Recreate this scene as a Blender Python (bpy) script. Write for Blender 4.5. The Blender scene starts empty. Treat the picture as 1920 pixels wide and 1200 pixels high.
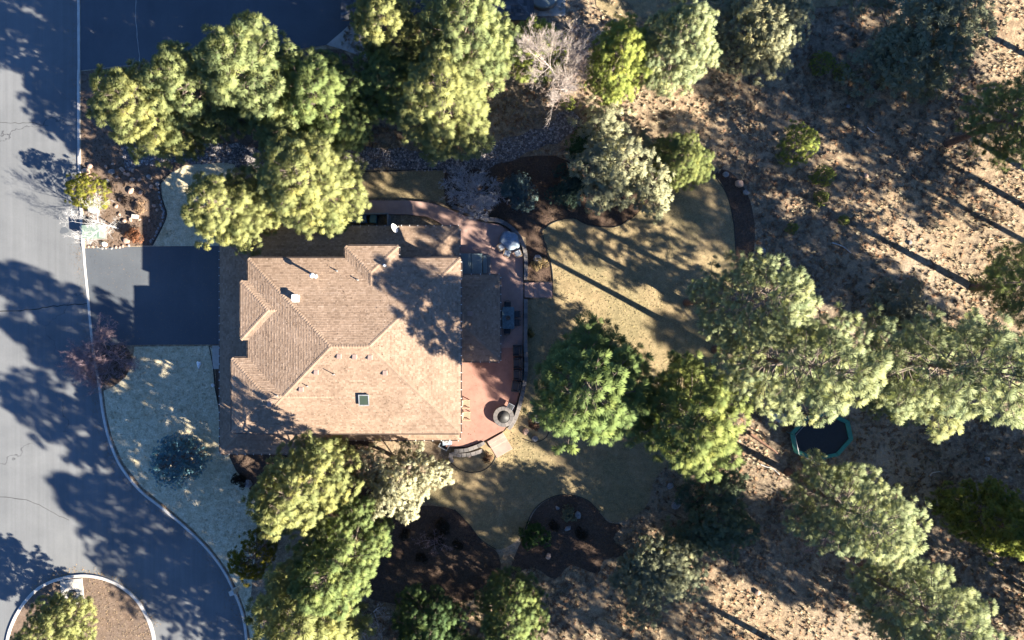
import bpy, bmesh, math, random
import numpy as np
from mathutils import Vector, Matrix

random.seed(7)
RNG = np.random.default_rng(7)
scene = bpy.context.scene
COL = scene.collection
H = 64.0      # camera height above the lawn, metres
S = 20.0      # photograph pixels per metre on the ground

# ------------------------------------------------------------------ camera
cam = bpy.data.cameras.new('camera')
cam.sensor_width = 36.0
cam.lens = 24.0
cam.clip_end = 3000.0
cam_o = bpy.data.objects.new('camera', cam)
cam_o.location = (0, 0, H)
COL.objects.link(cam_o)
scene.camera = cam_o

# ------------------------------------------------------------------ light
SUN_EL = math.radians(25.5)
SX, SY = 0.878, -0.478            # towards the sun, on plan
world = bpy.data.worlds.new('World')
scene.world = world
world.use_nodes = True
wn = world.node_tree
bg = wn.nodes['Background']
sky = wn.nodes.new('ShaderNodeTexSky')
sky.sky_type = 'NISHITA'
sky.sun_disc = False
sky.sun_elevation = SUN_EL
sky.sun_rotation = math.atan2(SX, SY)
sky.altitude = 2000.0
sky.air_density = 1.0
sky.dust_density = 0.0
sky.ozone_density = 8.0
wn.links.new(sky.outputs[0], bg.inputs['Color'])
bg.inputs['Strength'].default_value = 0.057
sun = bpy.data.lights.new('sun', 'SUN')
sun.energy = 5.0
sun.angle = math.radians(0.53)
sun.color = (1.0, 0.925, 0.775)
sun_o = bpy.data.objects.new('sun', sun)
sd = Vector((-SX * math.cos(SUN_EL), -SY * math.cos(SUN_EL), -math.sin(SUN_EL)))
sun_o.rotation_euler = sd.to_track_quat('-Z', 'Y').to_euler()
sun_o.location = (60, -30, 60)
COL.objects.link(sun_o)
vs = scene.view_settings
vs.view_transform = 'Standard'
vs.look = 'None'
vs.exposure = 2.48
vs.gamma = 1.0

# ------------------------------------------------------------------ helpers
def G(px, py, z=0.0):
    k = (H - z) / H / S
    return Vector(((px - 960) * k, (600 - py) * k, z))

def tag(o, label=None, cat=None, group=None, kind=None):
    if label: o['label'] = label
    if cat: o['category'] = cat
    if group: o['group'] = group
    if kind: o['kind'] = kind
    return o

def empty(name, loc, rz=0.0, parent=None):
    o = bpy.data.objects.new(name, None)
    o.empty_display_size = 0.3
    COL.objects.link(o)
    o.location = loc
    o.rotation_euler = (0, 0, rz)
    if parent: o.parent = parent
    return o

def link(name, me, m=None, parent=None, loc=None, rz=None):
    o = bpy.data.objects.new(name, me)
    COL.objects.link(o)
    if m is not None and len(me.materials) == 0:
        me.materials.append(m)
    if parent: o.parent = parent
    if loc is not None: o.location = loc
    if rz is not None: o.rotation_euler = (0, 0, rz)
    return o

class MB:
    """collects simple shapes into one mesh"""
    def __init__(self):
        self.v = []; self.f = []; self.sm = []
    def add(self, vs, fs, smooth=False):
        b = len(self.v)
        self.v.extend([tuple(x) for x in vs])
        self.f.extend([tuple(b + i for i in f) for f in fs])
        self.sm.extend([smooth] * len(fs))
        return self
    def box(self, x0, y0, z0, x1, y1, z1, mat=None):
        vs = [(x0,y0,z0),(x1,y0,z0),(x1,y1,z0),(x0,y1,z0),(x0,y0,z1),(x1,y0,z1),(x1,y1,z1),(x0,y1,z1)]
        if mat is not None: vs = [mat @ Vector(p) for p in vs]
        return self.add(vs, [(3,2,1,0),(4,5,6,7),(0,1,5,4),(1,2,6,5),(2,3,7,6),(3,0,4,7)])
    def bev(self, x0, y0, z0, x1, y1, z1, b=0.02, mat=None):
        """box with a chamfered top edge"""
        vs = [(x0,y0,z0),(x1,y0,z0),(x1,y1,z0),(x0,y1,z0),
              (x0,y0,z1-b),(x1,y0,z1-b),(x1,y1,z1-b),(x0,y1,z1-b),
              (x0+b,y0+b,z1),(x1-b,y0+b,z1),(x1-b,y1-b,z1),(x0+b,y1-b,z1)]
        if mat is not None: vs = [mat @ Vector(p) for p in vs]
        fs = [(3,2,1,0),(8,9,10,11)]
        for i in range(4):
            j = (i + 1) % 4
            fs += [(i, j, 4 + j, 4 + i), (4 + i, 4 + j, 8 + j, 8 + i)]
        return self.add(vs, fs)
    def tube(self, pts, rads, n=6, cap=True, smooth=True):
        pts = [Vector(p) for p in pts]
        vs = []
        for i, p in enumerate(pts):
            a = pts[max(i - 1, 0)]; c = pts[min(i + 1, len(pts) - 1)]
            t = (c - a)
            if t.length < 1e-6: t = Vector((0, 0, 1))
            t.normalize()
            ref = Vector((0, 0, 1)) if abs(t.z) < 0.9 else Vector((1, 0, 0))
            u = t.cross(ref).normalized(); w = t.cross(u)
            r = rads[i]
            for k in range(n):
                an = 2 * math.pi * k / n
                vs.append(p + (u * math.cos(an) + w * math.sin(an)) * r)
        fs = []
        for i in range(len(pts) - 1):
            for k in range(n):
                k2 = (k + 1) % n
                fs.append((i*n+k2, i*n+k, (i+1)*n+k, (i+1)*n+k2))
        if cap:
            fs.append(tuple(range(n)))
            fs.append(tuple(reversed(range((len(pts)-1)*n, len(pts)*n))))
        return self.add(vs, fs, smooth)
    def lathe(self, prof, n=24, c=(0, 0, 0), smooth=True, wob=None):
        vs = []
        for (r, z) in prof:
            for k in range(n):
                an = 2 * math.pi * k / n
                rr = r * (wob(an, z) if wob else 1)
                vs.append((c[0] + rr * math.cos(an), c[1] + rr * math.sin(an), c[2] + z))
        fs = []
        for i in range(len(prof) - 1):
            for k in range(n):
                k2 = (k + 1) % n
                fs.append((i*n+k, i*n+k2, (i+1)*n+k2, (i+1)*n+k))
        if prof[-1][0] > 1e-4: fs.append(tuple(range((len(prof)-1)*n, len(prof)*n)))
        return self.add(vs, fs, smooth)
    def mesh(self, name):
        me = bpy.data.meshes.new(name)
        me.from_pydata(self.v, [], self.f)
        if any(self.sm): me.polygons.foreach_set('use_smooth', self.sm)
        me.update()
        return me
    def build(self, name, m, parent=None, loc=None, rz=None):
        return link(name, self.mesh(name), m, parent, loc, rz)

def smooth_poly(pts, closed=True, n=5):
    """Catmull-Rom through pixel points"""
    out = []
    N = len(pts)
    rng = range(N if closed else N - 1)
    for i in rng:
        if closed:
            p0, p1, p2, p3 = pts[(i-1) % N], pts[i], pts[(i+1) % N], pts[(i+2) % N]
        else:
            p0, p1, p2, p3 = pts[max(i-1,0)], pts[i], pts[i+1], pts[min(i+2,N-1)]
        for k in range(n):
            t = k / n
            out.append(tuple(0.5 * ((2*p1[a]) + (-p0[a]+p2[a])*t + (2*p0[a]-5*p1[a]+4*p2[a]-p3[a])*t*t
                        + (-p0[a]+3*p1[a]-3*p2[a]+p3[a])*t**3) for a in (0, 1)))
    if not closed: out.append(tuple(pts[-1]))
    return out

def sheet(name, pts, z, m, thick=0.0, parent=None):
    """flat area from a pixel polygon lying at height z, with an edge of given depth"""
    bm = bmesh.new()
    vs = [bm.verts.new(G(p[0], p[1], z)) for p in pts]
    f = bm.faces.new(vs)
    f.normal_update()
    if f.normal.z < 0: f.normal_flip()
    if thick > 0:
        r = bmesh.ops.extrude_face_region(bm, geom=[f])
        top = [e for e in r['geom'] if isinstance(e, bmesh.types.BMVert)]
        # the extruded copy becomes the bottom
        for v in top: v.co.z -= thick
        bmesh.ops.recalc_face_normals(bm, faces=bm.faces[:])
    bmesh.ops.triangulate(bm, faces=[f for f in bm.faces if len(f.verts) > 4])
    me = bpy.data.meshes.new(name)
    bm.to_mesh(me); bm.free()
    return link(name, me, m, parent)

def inside(pt, poly):
    x, y = pt; c = False; n = len(poly); j = n - 1
    for i in range(n):
        xi, yi = poly[i]; xj, yj = poly[j]
        if (yi > y) != (yj > y) and x < (xj - xi) * (y - yi) / (yj - yi) + xi: c = not c
        j = i
    return c

# ------------------------------------------------------------------ materials
def newmat(name):
    m = bpy.data.materials.new(name); m.use_nodes = True
    nt = m.node_tree
    return m, nt, nt.nodes['Principled BSDF']

def ramp(nt, stops, src):
    r = nt.nodes.new('ShaderNodeValToRGB')
    e = r.color_ramp.elements
    while len(e) > 1: e.remove(e[-1])
    e[0].position = stops[0][0]; e[0].color = (*stops[0][1], 1)
    for p, c in stops[1:]:
        k = e.new(p); k.color = (*c, 1)
    nt.links.new(src, r.inputs[0])
    return r.outputs[0]

def noise(nt, co, scale, detail=4, rough=0.6, dist=0.0, vec_scale=None):
    if vec_scale:
        mp = nt.nodes.new('ShaderNodeMapping'); mp.inputs['Scale'].default_value = vec_scale
        if len(vec_scale) == 3: nt.links.new(co, mp.inputs[0])
        co = mp.outputs[0]
    n = nt.nodes.new('ShaderNodeTexNoise')
    n.inputs['Scale'].default_value = scale
    n.inputs['Detail'].default_value = detail
    n.inputs['Roughness'].default_value = rough
    n.inputs['Distortion'].default_value = dist
    nt.links.new(co, n.inputs['Vector'])
    return n.outputs[0]

def mixc(nt, fac, a, b, mode='MIX'):
    x = nt.nodes.new('ShaderNodeMix'); x.data_type = 'RGBA'; x.blend_type = mode
    for sock, val in ((x.inputs[0], fac), (x.inputs[6], a), (x.inputs[7], b)):
        if isinstance(val, (int, float)): sock.default_value = val
        elif isinstance(val, tuple): sock.default_value = (*val, 1)
        else: nt.links.new(val, sock)
    return x.outputs[2]

def bump(nt, p, src, strength=0.4, dist=0.02):
    b = nt.nodes.new('ShaderNodeBump')
    b.inputs['Strength'].default_value = strength
    b.inputs['Distance'].default_value = dist
    nt.links.new(src, b.inputs['Height'])
    nt.links.new(b.outputs[0], p.inputs['Normal'])

def coord(nt, kind='Object'):
    return nt.nodes.new('ShaderNodeTexCoord').outputs[kind]

def simple(name, col, rough=0.7, var=0.25, scale=6.0, bump_s=0.2, metal=0.0, fine=40.0):
    """one colour with soft blotches, fine grain and a little relief"""
    m, nt, p = newmat(name)
    co = coord(nt)
    lo = tuple(c * (1 - var) for c in col); hi = tuple(min(1, c * (1 + var)) for c in col)
    a = ramp(nt, [(0.3, lo), (0.7, hi)], noise(nt, co, scale, 5))
    b = ramp(nt, [(0.3, (0.85,)*3), (0.7, (1.12,)*3)], noise(nt, co, fine, 3))
    nt.links.new(mixc(nt, 1.0, a, b, 'MULTIPLY'), p.inputs['Base Color'])
    p.inputs['Roughness'].default_value = rough
    p.inputs['Metallic'].default_value = metal
    if bump_s: bump(nt, p, noise(nt, co, fine, 3), bump_s, 0.01)
    return m

def ground_mat(name, stops, s1, stops2, s2, mixs=(0.42, 0.58), big=0.08, bs=0.5, bd=0.05, rough=0.95, fine=14.0, finec=(0.7, 1.3), bare=None):
    """two palettes, mixed in patches, with grain"""
    m, nt, p = newmat(name)
    co = coord(nt)
    a = ramp(nt, stops, noise(nt, co, s1, 6, 0.7))
    b = ramp(nt, stops2, noise(nt, co, s2, 6, 0.7))
    f = ramp(nt, [(mixs[0], (0,0,0)), (mixs[1], (1,1,1))], noise(nt, co, big, 5, 0.65, 0.4))
    c = mixc(nt, f, a, b)
    if bare:
        pf = ramp(nt, [(0.53, (0,0,0)), (0.62, (1,1,1))], noise(nt, co, 0.045, 5, 0.6, 0.6))
        pc = ramp(nt, [(0.3, tuple(x*0.72 for x in bare)), (0.7, bare)], noise(nt, co, 2.0, 5, 0.7))
        c = mixc(nt, pf, c, pc)
    fi = noise(nt, co, fine, 4, 0.7)
    g = ramp(nt, [(0.3, (finec[0],)*3), (0.7, (finec[1],)*3)], fi)
    nt.links.new(mixc(nt, 1.0, c, g, 'MULTIPLY'), p.inputs['Base Color'])
    p.inputs['Roughness'].default_value = rough
    p.inputs['Specular IOR Level'].default_value = 0.15
    bump(nt, p, noise(nt, co, s1, 6, 0.75), bs, bd)
    return m

def asphalt_mat(name, c0, c1, streak=True, cracks=0.0):
    m, nt, p = newmat(name)
    co = coord(nt)
    a = ramp(nt, [(0.3, c0), (0.72, c1)], noise(nt, co, 0.18, 6, 0.6, 0.3))
    st = noise(nt, co, 1.0, 4, 0.6, 0.0, (2.2, 0.05, 1.0))
    a = mixc(nt, 0.55 if streak else 0.2, a, mixc(nt, 1.0, a, ramp(nt, [(0.35, (0.86,)*3), (0.68, (1.12,)*3)], st), 'MULTIPLY'))
    g = ramp(nt, [(0.25, (0.72,)*3), (0.75, (1.25,)*3)], noise(nt, co, 22.0, 3, 0.8))
    a = mixc(nt, 0.6, a, mixc(nt, 1.0, a, g, 'MULTIPLY'))
    if cracks:
        vo = nt.nodes.new('ShaderNodeTexVoronoi'); vo.feature = 'DISTANCE_TO_EDGE'
        vo.inputs['Scale'].default_value = 0.057
        dn = nt.nodes.new('ShaderNodeTexNoise'); dn.inputs['Scale'].default_value = 0.6; dn.inputs['Detail'].default_value = 5
        nt.links.new(co, dn.inputs['Vector'])
        va = nt.nodes.new('ShaderNodeVectorMath'); va.operation = 'MULTIPLY_ADD'
        nt.links.new(dn.outputs['Color'], va.inputs[0]); va.inputs[1].default_value = (4, 4, 0); nt.links.new(co, va.inputs[2])
        nt.links.new(va.outputs[0], vo.inputs['Vector'])
        k = ramp(nt, [(0.0, (1,1,1)), (0.0016, (1,1,1)), (0.0026, (0,0,0))], vo.outputs['Distance'])
        pt = ramp(nt, [(0.45, (0,0,0)), (0.55, (cracks,)*3)], noise(nt, co, 0.07, 2))
        k = mixc(nt, 1.0, k, pt, 'MULTIPLY')
        a = mixc(nt, k, a, (0.03, 0.03, 0.035))
    nt.links.new(a, p.inputs['Base Color'])
    p.inputs['Roughness'].default_value = 0.9
    p.inputs['Specular IOR Level'].default_value = 0.2
    bump(nt, p, noise(nt, co, 30.0, 3, 0.8), 0.35, 0.01)
    return m

def leaf_mat(name, trans=0.25, var=0.35):
    """foliage: the object's own colour, varied per clump by the 'shade' attribute"""
    m = bpy.data.materials.new(name); m.use_nodes = True
    nt = m.node_tree
    for n in list(nt.nodes): nt.nodes.remove(n)
    out = nt.nodes.new('ShaderNodeOutputMaterial')
    oi = nt.nodes.new('ShaderNodeObjectInfo')
    at = nt.nodes.new('ShaderNodeAttribute'); at.attribute_name = 'shade'
    r = ramp(nt, [(0.0, (0.90, 1.0, 1.03)), (0.45, (1.18, 1.22, 1.22)), (0.9, (1.44, 1.39, 1.22)), (1.0, (1.55, 1.40, 1.12))], at.outputs['Fac'])
    c = mixc(nt, 1.0, oi.outputs['Color'], r, 'MULTIPLY')
    d = nt.nodes.new('ShaderNodeBsdfDiffuse'); t = nt.nodes.new('ShaderNodeBsdfTranslucent')
    nt.links.new(c, d.inputs[0]); nt.links.new(mixc(nt, 1.0, c, (1.0, 1.0, 0.55), 'MULTIPLY'), t.inputs[0])
    mx = nt.nodes.new('ShaderNodeMixShader'); mx.inputs[0].default_value = trans
    nt.links.new(d.outputs[0], mx.inputs[1]); nt.links.new(t.outputs[0], mx.inputs[2])
    nt.links.new(mx.outputs[0], out.inputs[0])
    return m

def shade_mat(name, stops, rough=0.85, bump_s=0.25, grain=30.0, patch=None):
    """pieces of one kind whose colour varies from piece to piece ('shade' attribute)"""
    m, nt, p = newmat(name)
    at = nt.nodes.new('ShaderNodeAttribute'); at.attribute_name = 'shade'
    c = ramp(nt, stops, at.outputs['Fac'])
    co = coord(nt)
    c = mixc(nt, 1.0, c, ramp(nt, [(0.3, (0.85,)*3), (0.7, (1.13,)*3)], noise(nt, co, 0.5, 5)), 'MULTIPLY')
    fi = noise(nt, co, grain, 3, 0.8)
    c = mixc(nt, 1.0, c, ramp(nt, [(0.3, (0.82,)*3), (0.7, (1.18,)*3)], fi), 'MULTIPLY')
    nt.links.new(c, p.inputs['Base Color'])
    p.inputs['Roughness'].default_value = rough
    p.inputs['Specular IOR Level'].default_value = 0.2
    bump(nt, p, fi, bump_s, 0.01)
    return m

def glass_mat(name, col=(0.02, 0.025, 0.03)):
    m, nt, p = newmat(name)
    p.inputs['Base Color'].default_value = (*col, 1)
    p.inputs['Roughness'].default_value = 0.06
    return m

M = {}
M['ground'] = ground_mat('dry_woodland_soil',
    [(0.3, (0.115, 0.073, 0.05)), (0.47, (0.24, 0.168, 0.105)), (0.66, (0.40, 0.305, 0.195))], 1.6,
    [(0.3, (0.095, 0.067, 0.052)), (0.5, (0.20, 0.152, 0.108)), (0.68, (0.36, 0.285, 0.20))], 2.6, big=0.06, bs=0.9, bd=0.12, fine=7.0, finec=(0.6, 1.35), bare=(0.36, 0.28, 0.20))
M['lawn'] = ground_mat('dormant_lawn',
    [(0.3, (0.17, 0.126, 0.07)), (0.55, (0.27, 0.20, 0.112)), (0.72, (0.335, 0.255, 0.148))], 1.1,
    [(0.3, (0.145, 0.12, 0.066)), (0.55, (0.22, 0.175, 0.096)), (0.75, (0.29, 0.235, 0.135))], 2.2, big=0.15, bs=0.7, bd=0.05, fine=11.0, finec=(0.72, 1.25))
M['front_lawn'] = ground_mat('frosted_front_lawn',
    [(0.3, (0.28, 0.23, 0.135)), (0.55, (0.49, 0.42, 0.28)), (0.72, (0.62, 0.54, 0.38))], 1.3,
    [(0.3, (0.34, 0.28, 0.175)), (0.55, (0.52, 0.445, 0.305)), (0.75, (0.65, 0.57, 0.41))], 2.0, big=0.12, bs=0.7, bd=0.05, fine=10.0, finec=(0.66, 1.3))
M['mulch'] = ground_mat('bark_mulch',
    [(0.3, (0.04, 0.026, 0.019)), (0.6, (0.09, 0.058, 0.043)), (0.8, (0.15, 0.10, 0.072))], 3.0,
    [(0.3, (0.05, 0.033, 0.025)), (0.6, (0.11, 0.075, 0.055)), (0.8, (0.18, 0.12, 0.085))], 5.0, big=0.3, bs=0.9, bd=0.08, fine=12.0, finec=(0.5, 1.4))
M['bed'] = ground_mat('brown_bed_soil',
    [(0.3, (0.10, 0.066, 0.046)), (0.6, (0.165, 0.115, 0.085)), (0.8, (0.23, 0.17, 0.13))], 2.2,
    [(0.3, (0.09, 0.06, 0.045)), (0.6, (0.15, 0.11, 0.085)), (0.8, (0.24, 0.18, 0.14))], 4.0, big=0.25, bs=0.8, bd=0.06, fine=12.0, finec=(0.6, 1.35))
M['creek'] = ground_mat('creek_gravel_bed',
    [(0.3, (0.09, 0.075, 0.07)), (0.6, (0.17, 0.15, 0.145)), (0.8, (0.27, 0.24, 0.23))], 4.0,
    [(0.3, (0.08, 0.07, 0.07)), (0.6, (0.15, 0.135, 0.13)), (0.8, (0.25, 0.23, 0.22))], 7.0, big=0.3, bs=0.9, bd=0.06, fine=9.0, finec=(0.55, 1.4))
M['road'] = asphalt_mat('weathered_asphalt', (0.113, 0.116, 0.121), (0.155, 0.157, 0.16), True, 0.8)
M['drive'] = asphalt_mat('sealed_driveway_asphalt', (0.066, 0.073, 0.084), (0.095, 0.102, 0.112), False, 0.0)
M['kerb'] = simple('kerb_concrete', (0.42, 0.39, 0.36), 0.9, 0.18, 1.2, 0.3)
M['concrete'] = simple('pale_concrete', (0.36, 0.33, 0.29), 0.9, 0.2, 1.5, 0.3)
M['patio_pale'] = simple('salmon_stained_concrete', (0.31, 0.195, 0.16), 0.75, 0.16, 1.2, 0.15, fine=25)
M['patio_red'] = simple('terracotta_stained_concrete', (0.28, 0.14, 0.105), 0.75, 0.18, 1.1, 0.15, fine=25)
M['joint'] = simple('dark_joint_filler', (0.07, 0.04, 0.035), 0.95, 0.2, 4, 0.2)
M['shingle'] = shade_mat('tan_asphalt_shingle', [(0.0, (0.155, 0.103, 0.072)), (0.35, (0.22, 0.15, 0.106)), (0.7, (0.265, 0.185, 0.132)), (1.0, (0.31, 0.225, 0.168))], 0.95)
M['shingle_dark'] = shade_mat('grey_slate_shingle', [(0.0, (0.03, 0.03, 0.033)), (0.6, (0.07, 0.072, 0.078)), (1.0, (0.13, 0.13, 0.135))], 0.9)
M['roof_under'] = simple('roof_underlay', (0.11, 0.07, 0.05), 0.95, 0.2, 4)
M['stucco'] = simple('tan_stucco_wall', (0.30, 0.235, 0.17), 0.95, 0.12, 1.0, 0.3)
M['trim'] = simple('cream_painted_trim', (0.55, 0.5, 0.44), 0.6, 0.08, 3, 0.05)
M['gutter'] = simple('bronze_gutter_metal', (0.17, 0.125, 0.10), 0.5, 0.15, 3, 0.05)
M['strap'] = simple('white_gutter_strap', (0.7, 0.68, 0.66), 0.5, 0.08, 3, 0.0)
M['glass'] = glass_mat('dark_window_glass')
M['glass_green'] = glass_mat('greenish_skylight_glass', (0.035, 0.05, 0.04))
M['white'] = simple('white_painted_metal', (0.75, 0.75, 0.74), 0.45, 0.06, 4, 0.0)
M['galv'] = simple('weathered_galvanised_metal', (0.30, 0.31, 0.33), 0.5, 0.2, 6, 0.05, 0.5)
M['vent'] = simple('tan_metal_vent', (0.30, 0.21, 0.17), 0.6, 0.1, 4, 0.05)
M['bark_pine'] = simple('ponderosa_bark', (0.15, 0.078, 0.05), 0.95, 0.45, 3.5, 0.8, fine=14)
M['twig'] = simple('grey_brown_twig', (0.15, 0.115, 0.095), 0.95, 0.3, 5, 0.3)
M['bark_white'] = simple('pale_aspen_bark', (0.40, 0.335, 0.295), 0.9, 0.18, 4, 0.2)
M['bark_aspen'] = simple('chalk_white_aspen_bark', (0.44, 0.42, 0.41), 0.9, 0.12, 4, 0.2)
M['bark_grey'] = simple('silver_grey_twigs', (0.42, 0.39, 0.38), 0.9, 0.2, 4, 0.2)
M['bark_purple'] = simple('purple_brown_twigs', (0.25, 0.17, 0.175), 0.9, 0.25, 4, 0.2)
M['bark_tan'] = simple('rosy_tan_twigs', (0.44, 0.33, 0.28), 0.9, 0.2, 4, 0.2)
M['needle'] = leaf_mat('pine_needles', 0.36)
M['juniper'] = leaf_mat('juniper_scale_leaves', 0.25)
M['drygrass'] = leaf_mat('dry_bunch_grass', 0.2)
M['rock_tan'] = simple('rosy_sandstone_boulder', (0.36, 0.235, 0.175), 0.95, 0.3, 3.0, 0.6, fine=12)
M['rock_grey'] = simple('grey_lava_boulder', (0.20, 0.19, 0.19), 0.95, 0.35, 3.0, 0.6, fine=12)
M['rock_white'] = simple('white_quartz_boulder', (0.6, 0.57, 0.52), 0.9, 0.15, 3.0, 0.4, fine=12)
M['pebble'] = shade_mat('creek_pebble', [(0.0, (0.07, 0.06, 0.06)), (0.5, (0.18, 0.155, 0.15)), (1.0, (0.38, 0.34, 0.32))], 0.9)
M['capstone'] = shade_mat('grey_wall_capstone', [(0.0, (0.085, 0.08, 0.08)), (0.5, (0.145, 0.13, 0.125)), (1.0, (0.22, 0.195, 0.18))], 0.9, 0.5)
M['wallstone'] = simple('grey_block_wall', (0.17, 0.15, 0.14), 0.95, 0.25, 3, 0.6, fine=10)
M['spa_shell'] = simple('grey_spa_cabinet', (0.14, 0.13, 0.125), 0.6, 0.1, 3, 0.05)
M['spa_cover'] = simple('grey_green_spa_cover', (0.15, 0.185, 0.18), 0.55, 0.12, 2, 0.1)
M['tarp'] = simple('blue_grey_furniture_cover', (0.19, 0.24, 0.30), 0.6, 0.2, 3, 0.3, fine=12)
M['cushion'] = simple('pale_grey_cushion', (0.33, 0.35, 0.38), 0.85, 0.12, 5, 0.2)
M['dark_wicker'] = simple('dark_wicker', (0.035, 0.033, 0.034), 0.8, 0.3, 30, 0.5, fine=60)
M['dark_cushion'] = simple('charcoal_cushion', (0.05, 0.052, 0.058), 0.85, 0.2, 6, 0.2)
M['iron'] = simple('black_wrought_iron', (0.03, 0.028, 0.027), 0.6, 0.2, 8, 0.1)
M['wood'] = simple('weathered_cedar', (0.30, 0.21, 0.14), 0.85, 0.25, 5, 0.3)
M['wood_dark'] = simple('brown_stained_wood', (0.13, 0.085, 0.065), 0.8, 0.25, 5, 0.3)
M['mosaic'] = simple('blue_green_stone_tabletop', (0.09, 0.135, 0.15), 0.4, 0.4, 6, 0.15, fine=16)
M['green_pad'] = simple('green_vinyl_pad', (0.02, 0.16, 0.105), 0.4, 0.2, 3, 0.1)
M['mat_black'] = simple('black_trampoline_mat', (0.012, 0.016, 0.022), 0.8, 0.2, 5, 0.1)
M['bin_blue'] = simple('blue_plastic_bin', (0.03, 0.085, 0.16), 0.5, 0.15, 4, 0.05)
M['bin_green'] = simple('teal_plastic_bin', (0.03, 0.11, 0.12), 0.5, 0.15, 4, 0.05)
M['util_green'] = simple('sage_green_steel', (0.14, 0.19, 0.155), 0.5, 0.1, 2, 0.05)
M['util_tan'] = simple('cream_steel_box', (0.42, 0.40, 0.36), 0.5, 0.08, 3, 0.05)
M['fence'] = simple('grey_stained_fence', (0.16, 0.165, 0.165), 0.85, 0.2, 4, 0.2)
M['black'] = simple('black_plastic_edging', (0.018, 0.017, 0.016), 0.8, 0.2, 8, 0.1)
M['brass'] = simple('rusty_iron_cover', (0.16, 0.12, 0.085), 0.7, 0.25, 6, 0.3)

def set_shade(me, vals, domain='FACE'):
    a = me.attributes.new('shade', 'FLOAT', domain)
    a.data.foreach_set('value', np.asarray(vals, dtype=np.float32))

# ================================================================== GROUND
g = MB().add([(-900,-900,0),(900,-900,0),(900,900,0),(-900,900,0)], [(0,1,2,3)])
tag(g.build('ground', M['ground']), kind='structure')

kerb_px = [(147,-400),(147,-40),(148,150),(149,300),(154,420),(158,490),(165,560),(173,640),(181,690),(188,730),(194,775),(205,822),(226,872),(262,918),(308,955),(350,990),(390,1030),(420,1070),(441,1112),(455,1150),(462,1195),(464,1260),(450,1400),(400,1550)]
kerb_px = smooth_poly(kerb_px, False, 5)
road_poly = kerb_px + [(-1500,1550),(-1500,-400)]
ROADZ = 0.012
tag(sheet('road', road_poly, ROADZ, M['road']), kind='structure')
drive_poly = [(157,466),(250,463),(420,461),(520,461),(520,646),(420,646),(300,646),(176,648),(168,592),(161,520)]
tag(sheet('driveway', drive_poly, 0.02, M['drive']), kind='structure')
nd_poly = smooth_poly([(151,-400),(151,0),(151,132)], False, 3) + [(220,124),(300,115),(430,104),(560,91),(615,84),(640,62),(668,38),(700,-40),(700,-400)]
tag(sheet('neighbour_driveway', nd_poly, 0.016, M['drive']), kind='structure')
tag(sheet('neighbour_path', [(612,84),(640,60),(662,40),(690,40),(720,60),(690,110),(640,92)], 0.024, M['concrete']), kind='structure')

bed_poly = [(152,134),(300,117),(560,93),(640,92),(700,150),(700,285),(640,300),(420,306),(345,310),(318,325),(300,345),(303,372),(312,402),(300,432),(285,460),(162,465),(153,330)]
tag(sheet('garden_bed', bed_poly, 0.008, M['bed']), kind='structure')

def blob(cx, cy, rx, ry, n=22, wob=0.06, ph=0.0):
    return [(cx + rx*(1+wob*math.sin(3*t+ph))*math.cos(t), cy + ry*(1+wob*math.cos(2*t+ph))*math.sin(t)) for t in (2*math.pi*k/n for k in range(n))]

# sealed cracks and an oil stain on the asphalt
def crack(name, pts, w, z, m):
    rnd = random.Random(len(pts)*7 + int(pts[0][1])); cl = smooth_poly(pts, False, 6)
    cl = [(p[0]+rnd.uniform(-1.2,1.2), p[1]+rnd.uniform(-1.2,1.2)) for p in cl]
    L = [(p[0], p[1]-w*rnd.uniform(0.5,1.3)) for p in cl]; Rr = [(p[0], p[1]+w*rnd.uniform(0.5,1.3)) for p in cl]
    if abs(cl[-1][0]-cl[0][0]) < abs(cl[-1][1]-cl[0][1]):
        L = [(p[0]-w*rnd.uniform(0.5,1.3), p[1]) for p in cl]; Rr = [(p[0]+w*rnd.uniform(0.5,1.3), p[1]) for p in cl]
    tag(sheet(name, L + Rr[::-1], z, m), kind='structure')
crack('road_crack', [(-40,584),(30,582),(60,580),(100,574),(140,571),(166,568)], 0.9, 0.0165, M['black'])
crack('road_crack', [(-40,925),(20,934),(60,941),(100,962),(130,975)], 0.45, 0.0165, M['black'])
crack('road_crack', [(-40,228),(20,231),(60,230),(90,236)], 0.4, 0.0165, M['black'])
crack('road_crack', [(253,-20),(255,30),(258,70),(262,118)], 0.5, 0.0205, M['concrete'])
tag(sheet('oil_stain', blob(120,432,8,7,16,0.2,0.7), 0.0165, M['drive']), kind='structure')

# the dry creek of gravel
creek_c = smooth_poly([(232,298),(300,290),(400,288),(520,300),(640,300),(720,296),(800,303),(870,305),(935,287),(1000,262),(1045,245),(1078,212)], False, 5)
def band(cl, w, z, name, m, wv=0.15, thick=0.0):
    L = []; R = []
    for i, p in enumerate(cl):
        a = cl[max(i-1,0)]; b = cl[min(i+1,len(cl)-1)]
        dx, dy = b[0]-a[0], b[1]-a[1]; l = math.hypot(dx, dy) or 1
        ww = w * (1 + wv * math.sin(i * 1.7) + wv * 0.6 * math.sin(i * 0.63 + 1))
        L.append((p[0] - dy/l*ww, p[1] + dx/l*ww)); R.append((p[0] + dy/l*ww, p[1] - dx/l*ww))
    poly = L + R[::-1]
    return sheet(name, poly, z, m, thick), poly
cr, creek_poly = band(creek_c, 19, 0.03, 'creek_bed', M['creek'])
tag(cr, kind='structure')

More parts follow.
